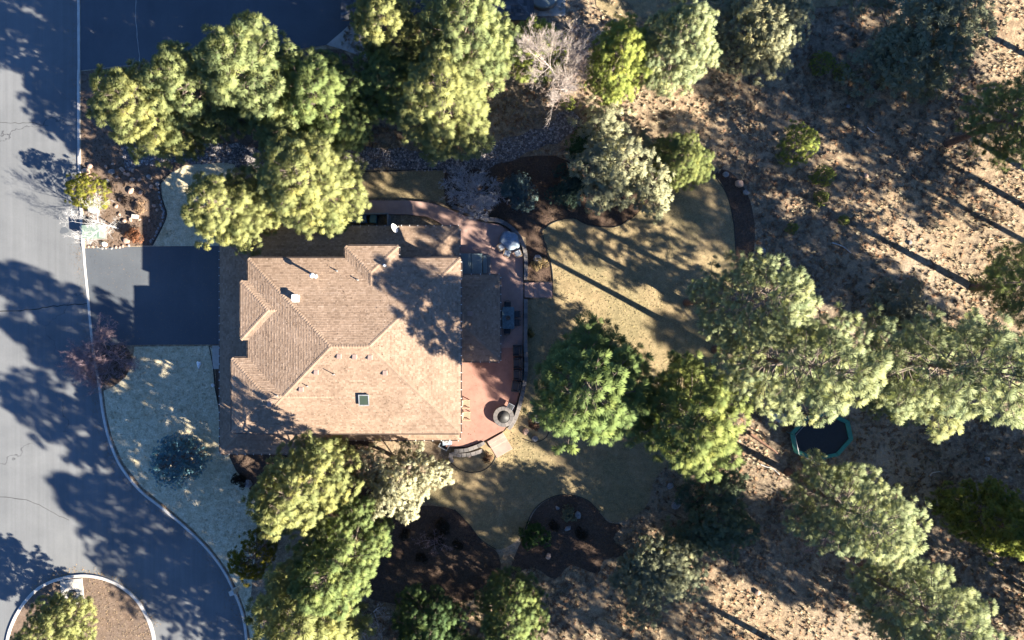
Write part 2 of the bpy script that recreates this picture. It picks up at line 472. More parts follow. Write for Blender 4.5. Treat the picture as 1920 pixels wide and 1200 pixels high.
mulch_beds = [
  smooth_poly([(835,320),(865,308),(930,300),(1040,292),(1100,325),(1180,345),(1240,345),(1210,385),(1182,412),(1150,426),(1102,421),(1075,409),(1040,416),(1012,432),(990,446),(972,438),(955,426),(932,412),(905,406),(868,394),(836,382)], True, 3),
  [(986,440),(1012,432),(1016,445),(1023,465),(1031,495),(1036,528),(990,528)],
  blob(1000,803,30,25,ph=1.0),
  blob(886,858,42,26,ph=0.4),
  smooth_poly([(640,968),(720,955),(790,948),(850,955),(880,985),(903,1015),(935,1040),(930,1095),(850,1132),(700,1125),(640,1060)], True, 3),
  smooth_poly([(985,1000),(1000,962),(1025,938),(1060,928),(1100,938),(1125,962),(1142,980),(1168,985),(1150,1010),(1178,1040),(1132,1050),(1120,1076),(1070,1060),(1040,1086),(1000,1064),(958,1076),(966,1040)], True, 3),
  smooth_poly([(1340,328),(1366,320),(1400,360),(1415,420),(1410,480),(1380,492),(1377,420),(1363,365)], True, 3),
  [(404,690),(520,690),(700,800),(700,930),(640,968),(560,970),(481,950),(462,908),(440,880),(425,850),(415,800),(406,760)],
  blob(204,680,46,45),
]
for i, b in enumerate(mulch_beds):
    tag(sheet('mulch_bed', b, 0.014 + 0.0007*i, M['mulch']), kind='structure')

lawn_back = smooth_poly([(1016,430),(1040,416),(1075,409),(1102,421),(1150,426),(1182,412),(1210,385),(1245,350),(1300,328),(1340,330),(1363,365),(1376,420),(1380,480),(1375,540),(1385,600),(1395,660),(1385,720),(1350,790),(1300,845),(1262,866),(1228,898),(1216,940),(1196,964),(1152,980),(1124,960),(1100,937),(1060,927),(1024,937),(998,960),(984,994),(960,1020),(930,1030),(902,1012),(880,984),(852,955),(812,946),(790,930),(800,900),(825,872),(845,858)], False, 4) + [(845,846),(875,842),(908,830),(946,808),(966,782),(978,738),(985,690),(984,640),(986,562),(1037,558),(1037,530),(1032,496),(1024,466)]
lawn_front = [(252,650),(392,649),(399,655),(399,690),(402,725),(407,752),(413,780),(416,806),(428,852),(442,882),(464,910),(480,944),(482,1000),(476,1060),(470,1120),(500,1200),(500,1330),(474,1330),(472,1240),(468,1190),(460,1147),(446,1108),(425,1066),(395,1026),(354,985),(312,950),(266,913),(231,868),(210,820),(199,773),(194,733),(215,724),(236,706),(248,684)]
lawn_side = smooth_poly([(345,310),(400,306),(440,308),(440,330),(440,440)], False, 2) + [(440,461),(287,461),(302,432),(314,402),(305,372),(302,345),(320,325)]
lawn_strip = [(540,322),(600,322),(660,324),(760,322),(831,319),(834,380),(800,375),(760,372),(540,372)]
LAWNS = [lawn_back, lawn_front, lawn_side, lawn_strip]
# the back lawn slopes nowhere: one sheet each, with a cut edge
tag(sheet('lawn', lawn_back, 0.045, M['lawn'], 0.04), kind='structure')
tag(sheet('lawn', lawn_front, 0.045, M['front_lawn'], 0.04), kind='structure')
tag(sheet('lawn', lawn_side, 0.045, M['front_lawn'], 0.04), kind='structure')
tag(sheet('lawn', lawn_strip, 0.045, M['lawn'], 0.04), kind='structure')
tag(sheet('lawn', [(1110,-60),(1290,-60),(1280,20),(1230,38),(1150,45),(1118,10)], 0.045, M['lawn'], 0.04), kind='structure')
tag(sheet('lawn', smooth_poly([(1480,-60),(1610,-60),(1600,0),(1560,12),(1500,12),(1478,-10)], True, 3), 0.045, M['lawn'], 0.04), kind='structure')

# black plastic edging round the beds
def edging(pts):
    pts = smooth_poly(pts, False, 4)
    mb = MB().tube([G(p[0], p[1], 0.05) for p in pts], [0.045]*len(pts), 5)
    return tag(mb.build('lawn_edging', M['black']), kind='structure')
edging([(1037,528),(1034,500),(1026,468),(1017,440),(1018,431),(1040,416),(1075,409),(1102,421),(1150,426),(1180,412)])
edging([(852,955),(880,984),(902,1012),(930,1030)])
edging([(984,994),(998,960),(1024,937),(1060,927),(1100,937),(1124,960)])
edging([(1380,480),(1376,420),(1363,365),(1340,330)])
edging([(846,868),(862,880),(886,886),(910,880),(926,864),(930,850)])
edging([(285,460),(300,432),(312,402),(303,372),(300,345),(318,325)])
edging([(392,649),(400,690),(403,725),(408,752),(415,795)])
edging([(980,822),(1003,829),(1024,820),(1031,800)])
edging([(665,322),(740,320),(790,318),(832,318)])

# kerbs: separate cast segments
def arc_sample(pts, step):
    P = [Vector((p[0], p[1])) for p in pts]
    out = [P[0].copy()]; need = step
    for a, b in zip(P[:-1], P[1:]):
        seg = (b - a).length; pos = 0.0
        while seg - pos >= need:
            pos += need; out.append(a + (b - a) * (pos / seg)); need = step
        need -= (seg - pos)
    return out
def kerb_run(px, name, w, h_fun, zbase=0.0, seg=3.0):
    root = tag(empty(name, (0,0,0)), kind='structure')
    W = [G(p[0], p[1]) for p in px]
    pts = arc_sample([(v.x, v.y) for v in W], seg/6)
    n = len(pts)
    i = 0
    while i + 6 < n:
        sub = pts[i:i+7]
        mb = MB(); rows = []
        for k, p in enumerate(sub):
            j = i + k
            t = (pts[min(j+1,n-1)] - pts[max(j-1,0)]).normalized()
            nrm = Vector((-t.y, t.x))
            if k == 0: p = p + t*0.006
            if k == 6: p = p - t*0.006
            h = h_fun(p)
            prof = [(-w/2, zbase), (-w/2+0.02, h-0.03), (-w/2+0.05, h), (w/2-0.03, h+0.004), (w/2, h-0.02), (w/2, zbase)]
            rows.append([(p.x + nrm.x*o, p.y + nrm.y*o, z) for o, z in prof])
        vs = [v for r in rows for v in r]; m = len(rows[0]); fs = []
        for a in range(6):
            for b in range(m-1):
                fs.append((a*m+b, a*m+b+1, (a+1)*m+b+1, (a+1)*m+b))
        fs.append(tuple(range(m))[::-1]); fs.append(tuple(range(6*m, 7*m)))
        mb.add(vs, fs)
        mb.build('kerb_segment', M['kerb'], root)
        i += 6
    return root
def kh(p):
    y = 600 - p.y*S
    return 0.045 if 462 < y < 650 else 0.14
def kh2(p):
    y = 600 - p.y*S
    return 0.045 if (y < 132 or 462 < y < 650) else 0.14
kerb_run([p for p in kerb_px if -60 < p[1] < 1400], 'kerb', 0.26, kh2)
isl = smooth_poly([(20,1330),(12,1240),(20,1180),(48,1128),(88,1094),(150,1079),(205,1088),(250,1117),(277,1158),(289,1200),(288,1260),(262,1330),(200,1390),(110,1400),(50,1370)], True, 4)
tag(sheet('traffic_island', isl, 0.10, M['bed'], 0.09), kind='structure')
kerb_run(isl + [isl[0]], 'island_kerb', 0.30, lambda p: 0.15)
# concrete pad with a manhole in the island
pad = MB(); c = G(137, 1108)
pad.bev(-1.05, -1.2, 0.05, 1.05, 1.15, 0.155, 0.02, Matrix.Translation((c.x, c.y, 0)) @ Matrix.Rotation(0.1, 4, 'Z'))
tag(pad.build('concrete_pad', M['concrete']), 'pale concrete pad with a round cover in the island beside the kerb', 'concrete pad')
c = G(137, 1113)
mh = tag(empty('manhole_cover', (c.x, c.y, 0.157)), 'round rusty iron manhole cover set in the pale concrete pad', 'manhole')
MB().lathe([(0.36, 0.0), (0.36, 0.02), (0.31, 0.022), (0.31, 0.03), (0.0, 0.03)], 24).build('lid', M['brass'], mh)
MB().lathe([(0.44, 0.0), (0.44, 0.012), (0.38, 0.014), (0.38, 0.0)], 24).build('ring', M['iron'], mh)

# ================================================================== HOUSE
SL = 0.22                      # roof slope
CT = math.cos(math.atan(SL))
def R(x0, y0, x1, y1, z):
    a = G(x0, y1, z); b = G(x1, y0, z)
    return [a.x, a.y, b.x, b.y, z]

class Roof:
    """a union of hipped rectangles of one pitch; tiles and caps are real pieces"""
    def __init__(self, rects, dmax=99.0, inner=None):
        self.rects = rects; self.dmax = dmax; self.inner = inner
        for i, r in enumerate(rects): r[4] += 0.003 * i
    def hz(self, r, x, y):
        d = min(x - r[0], r[2] - x, y - r[1], r[3] - y)
        return (r[4] + SL * min(d, self.dmax)) if d >= -1e-6 else -1
    def field(self, x, y):
        return max(self.hz(r, x, y) for r in self.rects)
    def hidden(self, x, y):
        return self.inner is not None and any(q[0] < x < q[2] and q[1] < y < q[3] for q in self.inner)
    def sides(self, r):
        x0, y0, x1, y1, z = r
        w, h = x1 - x0, y1 - y0
        dm = min(w, h, 2*self.dmax) / 2
        return [((x0,y0),(1,0),(0,1),w,dm,z), ((x1,y0),(0,1),(-1,0),h,dm,z), ((x1,y1),(-1,0),(0,-1),w,dm,z), ((x0,y1),(0,-1),(1,0),h,dm,z)]
    def slab(self, name, m, parent):
        mb = MB()
        for r in self.rects:
            x0, y0, x1, y1, z = r
            dm = min((x1-x0)/2, (y1-y0)/2, self.dmax)
            zb = z - 0.2
            vs = [(x0,y0,zb),(x1,y0,zb),(x1,y1,zb),(x0,y1,zb),(x0,y0,z),(x1,y0,z),(x1,y1,z),(x0,y1,z)]
            zt = z + SL*dm
            e = 0.001
            vs += [(x0+dm,y0+dm,zt),(max(x1-dm,x0+dm+e),y0+dm,zt),(max(x1-dm,x0+dm+e),max(y1-dm,y0+dm+e),zt),(x0+dm,max(y1-dm,y0+dm+e),zt)]
            fs = [(3,2,1,0),(8,9,10,11)]
            for i in range(4):
                j = (i+1) % 4
                fs += [(i,j,4+j,4+i),(4+i,4+j,8+j,8+i)]
            mb.add(vs, fs)
        return mb.build(name, m, parent)
    def tiles(self, name, m, parent, expo=0.146, wid=0.22, th=0.026):
        e = expo * CT
        V = []; F = []; C = []
        for r in self.rects:
            for (a, t, n, L, dm, z) in self.sides(r):
                nc = int(dm / e)
                for ci in range(-1, nc + 1):
                    d0 = ci * e if ci >= 0 else -0.03
                    if ci < 0: continue
                    if ci == 0: d0 = -0.04
                    d1 = min((ci + 1) * e + 0.03, dm)
                    if d1 - d0 < 0.02: continue
                    u = -random.random() * wid
                    rowj = random.gauss(0, 0.05)
                    while u < L:
                        w = wid * random.choice((0.6, 0.8, 1.0, 1.25))
                        u0, u1 = u + 0.003, u + w - 0.003
                        u += w
                        dc = max(d0, 0)
                        um = (u0 + u1) / 2
                        um2 = min(max(um, dc + 0.02), L - dc - 0.02)
                        if u1 <= max(d0, 0) or u0 >= L - max(d0, 0): continue
                        dmid = (max(d0,0.0) + d1) / 2
                        cx = a[0] + t[0]*um2 + n[0]*dmid; cy = a[1] + t[1]*um2 + n[1]*dmid
                        if z + SL*dmid < self.field(cx, cy) - 0.06: continue
                        if self.hidden(cx, cy): continue
                        def cl(uu, dd): return min(max(uu, dd), L - dd)
                        tz = th * random.uniform(0.7, 1.25)
                        P = []
                        for uu, dd, zz in ((u0,d0,tz),(u1,d0,tz),(u1,d1,0.004),(u0,d1,0.004),(u0,d0,-0.01),(u1,d0,-0.01)):
                            uc = cl(uu, max(dd, 0)) if dd > 0 else min(max(uu, 0), L)
                            P.append((a[0]+t[0]*uc+n[0]*dd, a[1]+t[1]*uc+n[1]*dd, z + SL*dd + zz))
                        b = len(V); V += P
                        F += [(b,b+1,b+2,b+3),(b+4,b+5,b+1,b)]
                        s = random.choice((0.28, 0.45, 0.55, 0.62, 0.7, 0.8)) + random.gauss(0, 0.06) + rowj
                        C += [min(max(s, 0), 1)] * 2
        me = bpy.data.meshes.new(name)
        me.from_pydata(V, [], F); set_shade(me, C)
        return tag(link(name, me, m, parent), kind='stuff')
    def caps(self, name, m, parent, step=0.22):
        V = []; F = []; C = []
        def cap(p, d, side_drop):
            # one folded cap shingle: p lower end on the hip line, d unit direction (3D) uphill
            d = d.normalized()
            s = Vector((-d.y, d.x, 0)).normalized()
            q = p + d * (step * 1.15)
            w = 0.15; lift0, lift1 = 0.06, 0.028
            b = len(V)
            dz = Vector((0, 0, 1))
            for o, l in ((p, lift0), (q, lift1)):
                V.append(o + s*w - dz*(w*side_drop) + dz*l*0.7)
                V.append(o + dz*l)
                V.append(o - s*w - dz*(w*side_drop) + dz*l*0.7)
            V.append(p + s*w - dz*(w*side_drop + 0.02)); V.append(p - dz*0.03); V.append(p - s*w - dz*(w*side_drop + 0.02))
            F.extend([(b,b+1,b+4,b+3),(b+1,b+2,b+5,b+4),(b+6,b+7,b+1,b),(b+7,b+8,b+2,b+1)])
            C.extend([min(max(random.gauss(0.62, 0.12), 0), 1)] * 4)
        for r in self.rects:
            x0, y0, x1, y1, z = r
            dm = min((x1-x0)/2, (y1-y0)/2, self.dmax)
            for cx, cy, sx, sy in ((x0,y0,1,1),(x1,y0,-1,1),(x1,y1,-1,-1),(x0,y1,1,-1)):
                L = dm * math.sqrt(2 + SL*SL); n = int(L / step)
                for k in range(n):
                    d = dm * k / n
                    px, py = cx + sx*d, cy + sy*d
                    if z + SL*d < self.field(px, py) - 0.02 or self.hidden(px, py): continue
                    cap(Vector((px, py, z + SL*d)), Vector((sx, sy, SL)), SL*0.7)
            if dm < self.dmax:
                w, h = x1-x0, y1-y0
                if w > h: p0, p1 = Vector((x0+dm, y0+dm, z+SL*dm)), Vector((x1-dm, y0+dm, z+SL*dm))
                else: p0, p1 = Vector((x0+dm, y0+dm, z+SL*dm)), Vector((x0+dm, y1-dm, z+SL*dm))
                L = (p1-p0).length; n = int(L/step)
                for k in range(n):
                    p = p0.lerp(p1, k/n)
                    if p.z < self.field(p.x, p.y) - 0.02 or self.hidden(p.x, p.y): continue
                    cap(p, p1-p0, SL)
        me = bpy.data.meshes.new(name)
        me.from_pydata([tuple(v) for v in V], [], F); set_shade(me, C)
        return tag(link(name, me, m, parent), kind='stuff')
    def gutters(self, parent, straps=True):
        for ri, r in enumerate(self.rects):
            for (a, t, n, L, dm, z) in self.sides(r):
                runs = []; cur = None; st = 0.25
                k = 0
                while k * st <= L:
                    u = min(k * st, L)
                    x = a[0] + t[0]*u - n[0]*0.08; y = a[1] + t[1]*u - n[1]*0.08
                    ok = not any(q[0] < x < q[2] and q[1] < y < q[3] for j, q in enumerate(self.rects) if j != ri) and not self.hidden(x, y)
                    # a side lying on the same line as an earlier rectangle is not doubled
                    if ok and any(q[0]-0.06 < x < q[2]+0.06 and q[1]-0.06 < y < q[3]+0.06 and (abs(q[0]-x) < 0.3 or abs(q[2]-x) < 0.3 or abs(q[1]-y) < 0.3 or abs(q[3]-y) < 0.3) and j < ri for j, q in enumerate(self.rects)):
                        if any(q[0]-0.12 < x < q[2]+0.12 and q[1]-0.12 < y < q[3]+0.12 for j, q in enumerate(self.rects) if j < ri): ok = False
                    if ok:
                        if cur is None: cur = [u, u]
                        cur[1] = u
                    elif cur: runs.append(cur); cur = None
                    k += 1
                if cur: runs.append(cur)
                for u0, u1 in runs:
                    if u1 - u0 < 0.6: continue
                    mt = Matrix(((t[0], -n[0], 0, a[0]), (t[1], -n[1], 0, a[1]), (0, 0, 1, z), (0, 0, 0, 1)))
                    mb = MB()
                    mb.box(u0, 0.012, -0.15, u1, 0.13, -0.135, mt)
                    mb.box(u0, 0.012, -0.135, u1, 0.022, -0.035, mt)
                    mb.box(u0, 0.118, -0.135, u1, 0.138, -0.03, mt)
                    go = mb.build('gutter', M['gutter'], parent)
                    if straps == 'E' and not (t == (0, 1)): continue
                    sb = MB(); k = int((u1-u0)/0.72)
                    for i in range(k+1):
                        uu = u0 + 0.06 + i*(u1-u0-0.12)/max(k,1)
                        sb.box(uu-0.022, 0.0, -0.03, uu+0.022, 0.15, 0.012, mt)
                    so = sb.build('gutter_strap', M['strap'], go)
                    tag(so, kind='stuff')

house = tag(empty('house', G(640, 640)), 'large two-storey house with a tan shingled hip roof beside the driveway', 'house')
def hp(o):
    """children of the house are modelled in world space"""
    o.parent = house
    o.matrix_parent_inverse = Matrix.Translation(house.location).inverted()
    return o
class HouseParent: pass
hroot = house

ZU, ZL = 6.4, 3.1
main = R(466,485,863,812,ZU)
bA = R(452,527,700,637,ZU); bB = R(435,672,700,811,ZU); bC = R(648,462,747,640,ZU)
upper = Roof([main, bA, bB, bC])
lowN = R(414,425,861,824,ZL); lowS = R(413,440,648,850,ZL)
ov = 0.6
uw = [[r[0]+ov+0.01*i, r[1]+ov+0.01*i, r[2]-ov-0.01*i, r[3]-ov-0.01*i] for i, r in enumerate([main, bA, bB, bC])]
hide = [[q[0]+0.25, q[1]+0.25, q[2]-0.25, q[3]-0.25] for q in uw]
lower = Roof([lowN, lowS], 4.3, hide)
sunr = R(800,516,937,677,ZL+0.05)
eastwall = lowN[2] - ov
sun_roof = Roof([sunr], 99, [[-99, -99, eastwall - 0.1, 99]])

class _P:  # adapter: link under the house without moving the geometry
    pass
def parented(fn, *a, **k):
    before = set(bpy.data.objects)
    r = fn(*a, **k)
    for o in set(bpy.data.objects) - before:
        if o.parent is house: o.matrix_parent_inverse = Matrix.Translation(house.location).inverted()
    return r
def roof_set(rf, nm, straps=True):
    s = parented(rf.slab, nm, M['roof_under'], house)
    rf.tiles('shingles', M['shingle'], s)
    rf.caps('hip_caps', M['shingle'], s)
    parented(rf.gutters, house, straps)
    return s
roof_set(upper, 'upper_roof', 'E')
roof_set(lower, 'lower_roof')
roof_set(sun_roof, 'sunroom_roof')

def hbox(name, m, x0, y0, z0, x1, y1, z1, parent=house):
    o = MB().box(x0, y0, z0, x1, y1, z1).build(name, m, parent)
    if parent is house: hp(o)
    return o
for i, q in enumerate(uw):
    hbox('upper_wall', M['stucco'], q[0], q[1], 3.2 + 0.01*i, q[2], q[3], ZU - 0.21)
lw = [[lowN[0]+ov, lowN[1]+ov, lowN[2]-ov, lowN[3]-ov], [lowS[0]+ov+0.02, lowS[1]+ov, lowS[2]-ov, lowS[3]-ov-0.3]]
for i, q in enumerate(lw):
    hbox('wall', M['stucco'], q[0], q[1], 0.0, q[2], q[3], ZL - 0.21 + 0.004*i)
sw = [eastwall - 0.05, sunr[1]+0.5, sunr[2]-0.5, sunr[3]-0.5]
hbox('sunroom_wall', M['stucco'], sw[0], sw[1], 0.0, sw[2], sw[3], ZL - 0.16)

def window(cx, cy, z0, w, h, facing):
    """facing: 'W','E','N','S'; cx,cy on the wall face"""
    t = {'W': (0,1), 'E': (0,1), 'N': (1,0), 'S': (1,0)}[facing]
    n = {'W': (-1,0), 'E': (1,0), 'N': (0,1), 'S': (0,-1)}[facing]
    mt = Matrix(((t[0], n[0], 0, cx), (t[1], n[1], 0, cy), (0, 0, 1, z0), (0, 0, 0, 1)))
    pane = MB().box(-w/2, 0.004, 0, w/2, 0.02, h, mt).build('window', M['glass'], house); hp(pane)
    fr = MB()
    for a, b, c, d in ((-w/2-0.07, -0.07, w/2+0.07, 0), (-w/2-0.07, h, w/2+0.07, h+0.07), (-w/2-0.07, 0, -w/2, h), (w/2, 0, w/2+0.07, h), (-0.025, 0, 0.025, h)):
        fr.box(a, 0.003, b, c, 0.06, d, mt)
    f = fr.build('window_frame', M['trim'], pane)
    s = MB().box(-w/2-0.12, 0.003, -0.12, w/2+0.12, 0.12, -0.073, mt).build('window_sill', M['trim'], pane)
q = uw[0]
for yy in (q[1]+2.0, (q[1]+q[3])/2, q[3]-2.4): window(q[2], yy, 3.9, 1.6, 1.2, 'E')
for xx in (q[0]+4, q[0]+8.5, q[0]+13): window(xx, q[1], 4.1, 1.5, 1.1, 'S')
for xx in (q[0]+3, q[0]+13.8): window(xx, q[3], 4.2, 1.5, 1.0, 'N')
window(uw[1][0], (uw[1][1]+uw[1][3])/2, 4.3, 1.8, 0.9, 'W')
window(uw[2][0], (uw[2][1]+uw[2][3])/2, 4.3, 2.0, 0.9, 'W')
l = lw[0]
for yy in (l[1]+2.2, l[1]+4.6): window(l[2], yy, 0.75, 1.8, 1.8, 'E')
for yy in (sw[1]+1.3, (sw[1]+sw[3])/2, sw[3]-1.3): window(sw[2], yy, 0.8, 1.7, 1.8, 'E')
for xx in (l[0]+12, l[0]+16): window(xx, l[3], 0.9, 1.5, 1.3, 'N')
# garage doors on the driveway side
gy = [G(0, 488).y, G(0, 556).y, G(0, 610).y]
for cy, w in zip(gy, (2.6, 4.6, 0.0)):
    if w == 0: continue
    pr = hp(MB().box(l[0]-0.05, cy-w/2, 0.03, l[0]-0.004, cy+w/2, 2.25).build('garage_door', M['trim'], house))
    for k in range(4):
        for j in range(int(w/0.65)):
            yy = cy - w/2 + 0.1 + j*(w-0.1)/int(w/0.65)
            MB().bev(yy, 0.12+0.54*k, 0.0, yy+(w-0.1)/int(w/0.65)-0.1, 0.12+0.54*k+0.42, 0.03, 0.012,
                     Matrix(((0,0,-1,l[0]-0.052),(1,0,0,0),(0,1,0,0),(0,0,0,1)))).build('door_panel', M['trim'], pr)
fd = hp(MB().box(l[0]-0.06, G(0,672).y-0.5, 0.05, l[0]-0.004, G(0,672).y+0.5, 2.15).build('front_door', M['wood_dark'], house))
MB().lathe([(0.0,0),(0.03,0.0),(0.04,0.03),(0.0,0.06)], 10, (l[0]-0.09, G(0,672).y-0.38, 1.0)).build('door_handle', M['brass'], fd)
tag(sheet('entry_slab', [(398,648),(430,648),(430,692),(398,692)], 0.08, M['concrete'], 0.075), kind='structure')

# ---- things let into the roof
def roof_pt(px, py, z0=6.5, rf=upper):
    z = z0
    for _ in range(12):
        p = G(px, py, z); z = rf.field(p.x, p.y)
        if z < 0: z = z0; break
    return G(px, py, z), z
def slope_mat(rf, px, py):
    p, z = roof_pt(px, py, rf=rf)
    e = 0.2
    gx = (rf.field(p.x+e, p.y) - rf.field(p.x-e, p.y)) / (2*e); gy_ = (rf.field(p.x, p.y+e) - rf.field(p.x, p.y-e)) / (2*e)
    n = Vector((-gx, -gy_, 1)).normalized()
    up = Vector((gx, gy_, gx*gx+gy_*gy_))
    up = up.normalized() if up.length > 1e-6 else Vector((0,1,0))
    s = up.cross(n)
    return Matrix(((s.x, up.x, n.x, p.x), (s.y, up.y, n.y, p.y), (s.z, up.z, n.z, p.z), (0,0,0,1)))
def flat_vent(px, py, rf=upper, m='vent', w=0.36):
    mt = slope_mat(rf, px, py)
    mb = MB()
    mb.box(-w*0.6, -w*0.6, 0.02, w*0.6, w*0.6, 0.034, mt)
    b = len(mb.v)
    vs = [(-w/2,-w/2,0.03),(w/2,-w/2,0.03),(w/2,w/2,0.03),(-w/2,w/2,0.03),(-w/2,-w/2,0.2),(w/2,-w/2,0.2),(w/2-0.02,w/2,0.06),(-w/2+0.02,w/2,0.06)]
    mb.add([mt @ Vector(v) for v in vs], [(3,2,1,0),(4,5,6,7),(0,1,5,4),(1,2,6,5),(2,3,7,6),(3,0,4,7)])
    return hp(mb.build('roof_vent', M[m], house))
for px, py in ((636,668),(665,669),(694,670),(593,698),(565,730),(722,699)): flat_vent(px, py)
flat_vent(506,757); flat_vent(881,588, sun_roof)
def pipe(px, py, h, r, m, cap=None):
    p, z = roof_pt(px, py)
    mb = MB()
    mb.lathe([(r*1.9,-0.12),(r*1.7,0.05),(r*1.05,0.16),(r,0.17),(r,h),(r*0.8,h),(r*0.8,h-0.1),(0.001,h-0.1)], 14, (p.x, p.y, z))
    o = hp(mb.build('vent_pipe', M[m], house))
    if cap:
        MB().lathe([(r*1.0,h+0.02),(r*cap,h+0.03),(r*cap,h+0.16),(r*cap*0.85,h+0.2),(0.001,h+0.26)], 18, (p.x, p.y, z)).build('rain_cap', M['white'], o)
    return o
pipe(592,518,0.95,0.10,'white',2.1)
pipe(627,702,0.62,0.035,'galv'); pipe(577,724,0.32,0.035,'galv')
pipe(671,525,0.3,0.045,'galv'); pipe(632,508,0.28,0.045,'galv'); pipe(722,498,0.3,0.07,'white',1.5); pipe(520,742,0.25,0.04,'galv')
# white square box vent
mt = slope_mat(upper, 555, 560)
bv = hp(MB().box(-0.3,-0.3,0.0,0.3,0.3,0.03,mt).bev(-0.2,-0.2,0.03,0.2,0.2,0.42,0.03,mt).build('box_vent', M['white'], house))
MB().bev(-0.25,-0.25,0.425,0.25,0.25,0.50,0.03,mt).build('vent_hood', M['white'], bv)
# skylight
mt = slope_mat(upper, 683, 749)
sk = hp(MB().box(-0.40,-0.44,0.0,0.40,0.44,0.16,mt).build('skylight', M['galv'], house))
fr = MB()
for a in ((-0.44,-0.48,0.44,-0.40),(-0.44,0.40,0.44,0.48),(-0.44,-0.40,-0.36,0.40),(0.36,-0.40,0.44,0.40)): fr.box(a[0],a[1],0.165,a[2],a[3],0.215,mt)
fr.build('skylight_frame', M['galv'], sk)
MB().box(-0.355,-0.395,0.165,0.355,0.395,0.195,mt).build('pane', M['glass_green'], sk)

# satellite dish at the edge of the lower roof: a thing of its own
p, z = roof_pt(741, 432, 3.2, lower)
dish = tag(empty('satellite_dish', (p.x, p.y, z)), 'white satellite dish standing at the lower roof edge above the walkway', 'satellite dish')
MB().tube([(0.1,-0.1,0.0),(0.08,-0.06,0.35),(0,0.05,0.55)],[0.03]*3,8).build('mast', M['galv'], dish)
db = MB(); ax = Vector((0.85,0.35,0.42)).normalized(); qd = ax.to_track_quat('Z','Y').to_matrix().to_4x4()
vs=[]; fs=[]; n=24
for ring,(r,zz) in enumerate([(0.0,0.0),(0.15,0.012),(0.3,0.045),(0.42,0.09),(0.43,0.075),(0.3,0.028),(0.15,-0.006),(0.0,-0.02)]):
    for k in range(n):
        an=2*math.pi*k/n; vs.append(qd @ Vector((r*math.cos(an), r*1.1*math.sin(an), zz)) + Vector((0,0.1,0.62)))
for i in range(7):
    for k in range(n): fs.append((i*n+k,i*n+(k+1)%n,(i+1)*n+(k+1)%n,(i+1)*n+k))
db.add(vs,fs,True).build('reflector', M['white'], dish)
tip = Vector((0,0.1,0.62)) + ax*0.5 + Vector((0,0,-0.15))
MB().tube([Vector((0.05,0.1,0.3)), tip],[0.018,0.014],6).build('feed_arm', M['white'], dish)
MB().lathe([(0.0,-0.05),(0.035,-0.05),(0.045,0.04),(0.0,0.06)],10,tuple(tip)).build('receiver', M['galv'], dish)

# ================================================================== NEIGHBOUR'S HOUSE
nh = tag(empty('neighbour_house', G(820,-60)), 'neighbouring house with a dark grey shingled roof behind the pines', 'house')
nr = Roof([R(640,-190,1000,37,3.2)])
def np_(o):
    o.parent = nh; o.matrix_parent_inverse = Matrix.Translation(nh.location).inverted(); return o
s = np_(nr.slab('roof', M['shingle_dark'], None))
nr.tiles('shingles', M['shingle_dark'], s, expo=0.3, wid=0.34, th=0.03); nr.caps('hip_caps', M['shingle_dark'], s, 0.3)
r = nr.rects[0]
np_(MB().box(r[0]+.6,r[1]+.6,0,r[2]-.6,r[3]-.6,r[4]-.21).build('wall', M['stucco'], nh))
for xx in (r[0]+4, r[0]+9, r[0]+14):
    w_ = np_(MB().box(xx-0.8, r[1]+0.57, 1.0, xx+0.8, r[1]+0.597, 2.2).build('window', M['glass'], nh))
    f = MB()
    for a in ((xx-0.88,0.93,xx+0.88,0.998),(xx-0.88,2.202,xx+0.88,2.27),(xx-0.88,0.999,xx-0.802,2.2),(xx+0.802,0.999,xx+0.88,2.2)): f.box(a[0], r[1]+0.55, a[1], a[2], r[1]+0.596, a[3])
    f.build('window_frame', M['trim'], w_)
c = G(1018,-6)
spa = tag(empty('round_hot_tub', (c.x,c.y,0)), 'round hot tub with a dark cover beside the grey-roofed house', 'hot tub')
MB().lathe([(1.35,0),(1.4,0.1),(1.4,0.8),(1.3,0.84)],32).build('cabinet', M['spa_shell'], spa)
MB().lathe([(1.45,0.78),(1.46,0.9),(1.3,0.97),(0.0,1.02)],32).build('cover', M['spa_cover'], spa)
tag(sheet('neighbour_terrace', [(985,30),(1060,30),(1060,-60),(985,-60)], 0.05, M['concrete'], 0.045), kind='structure')

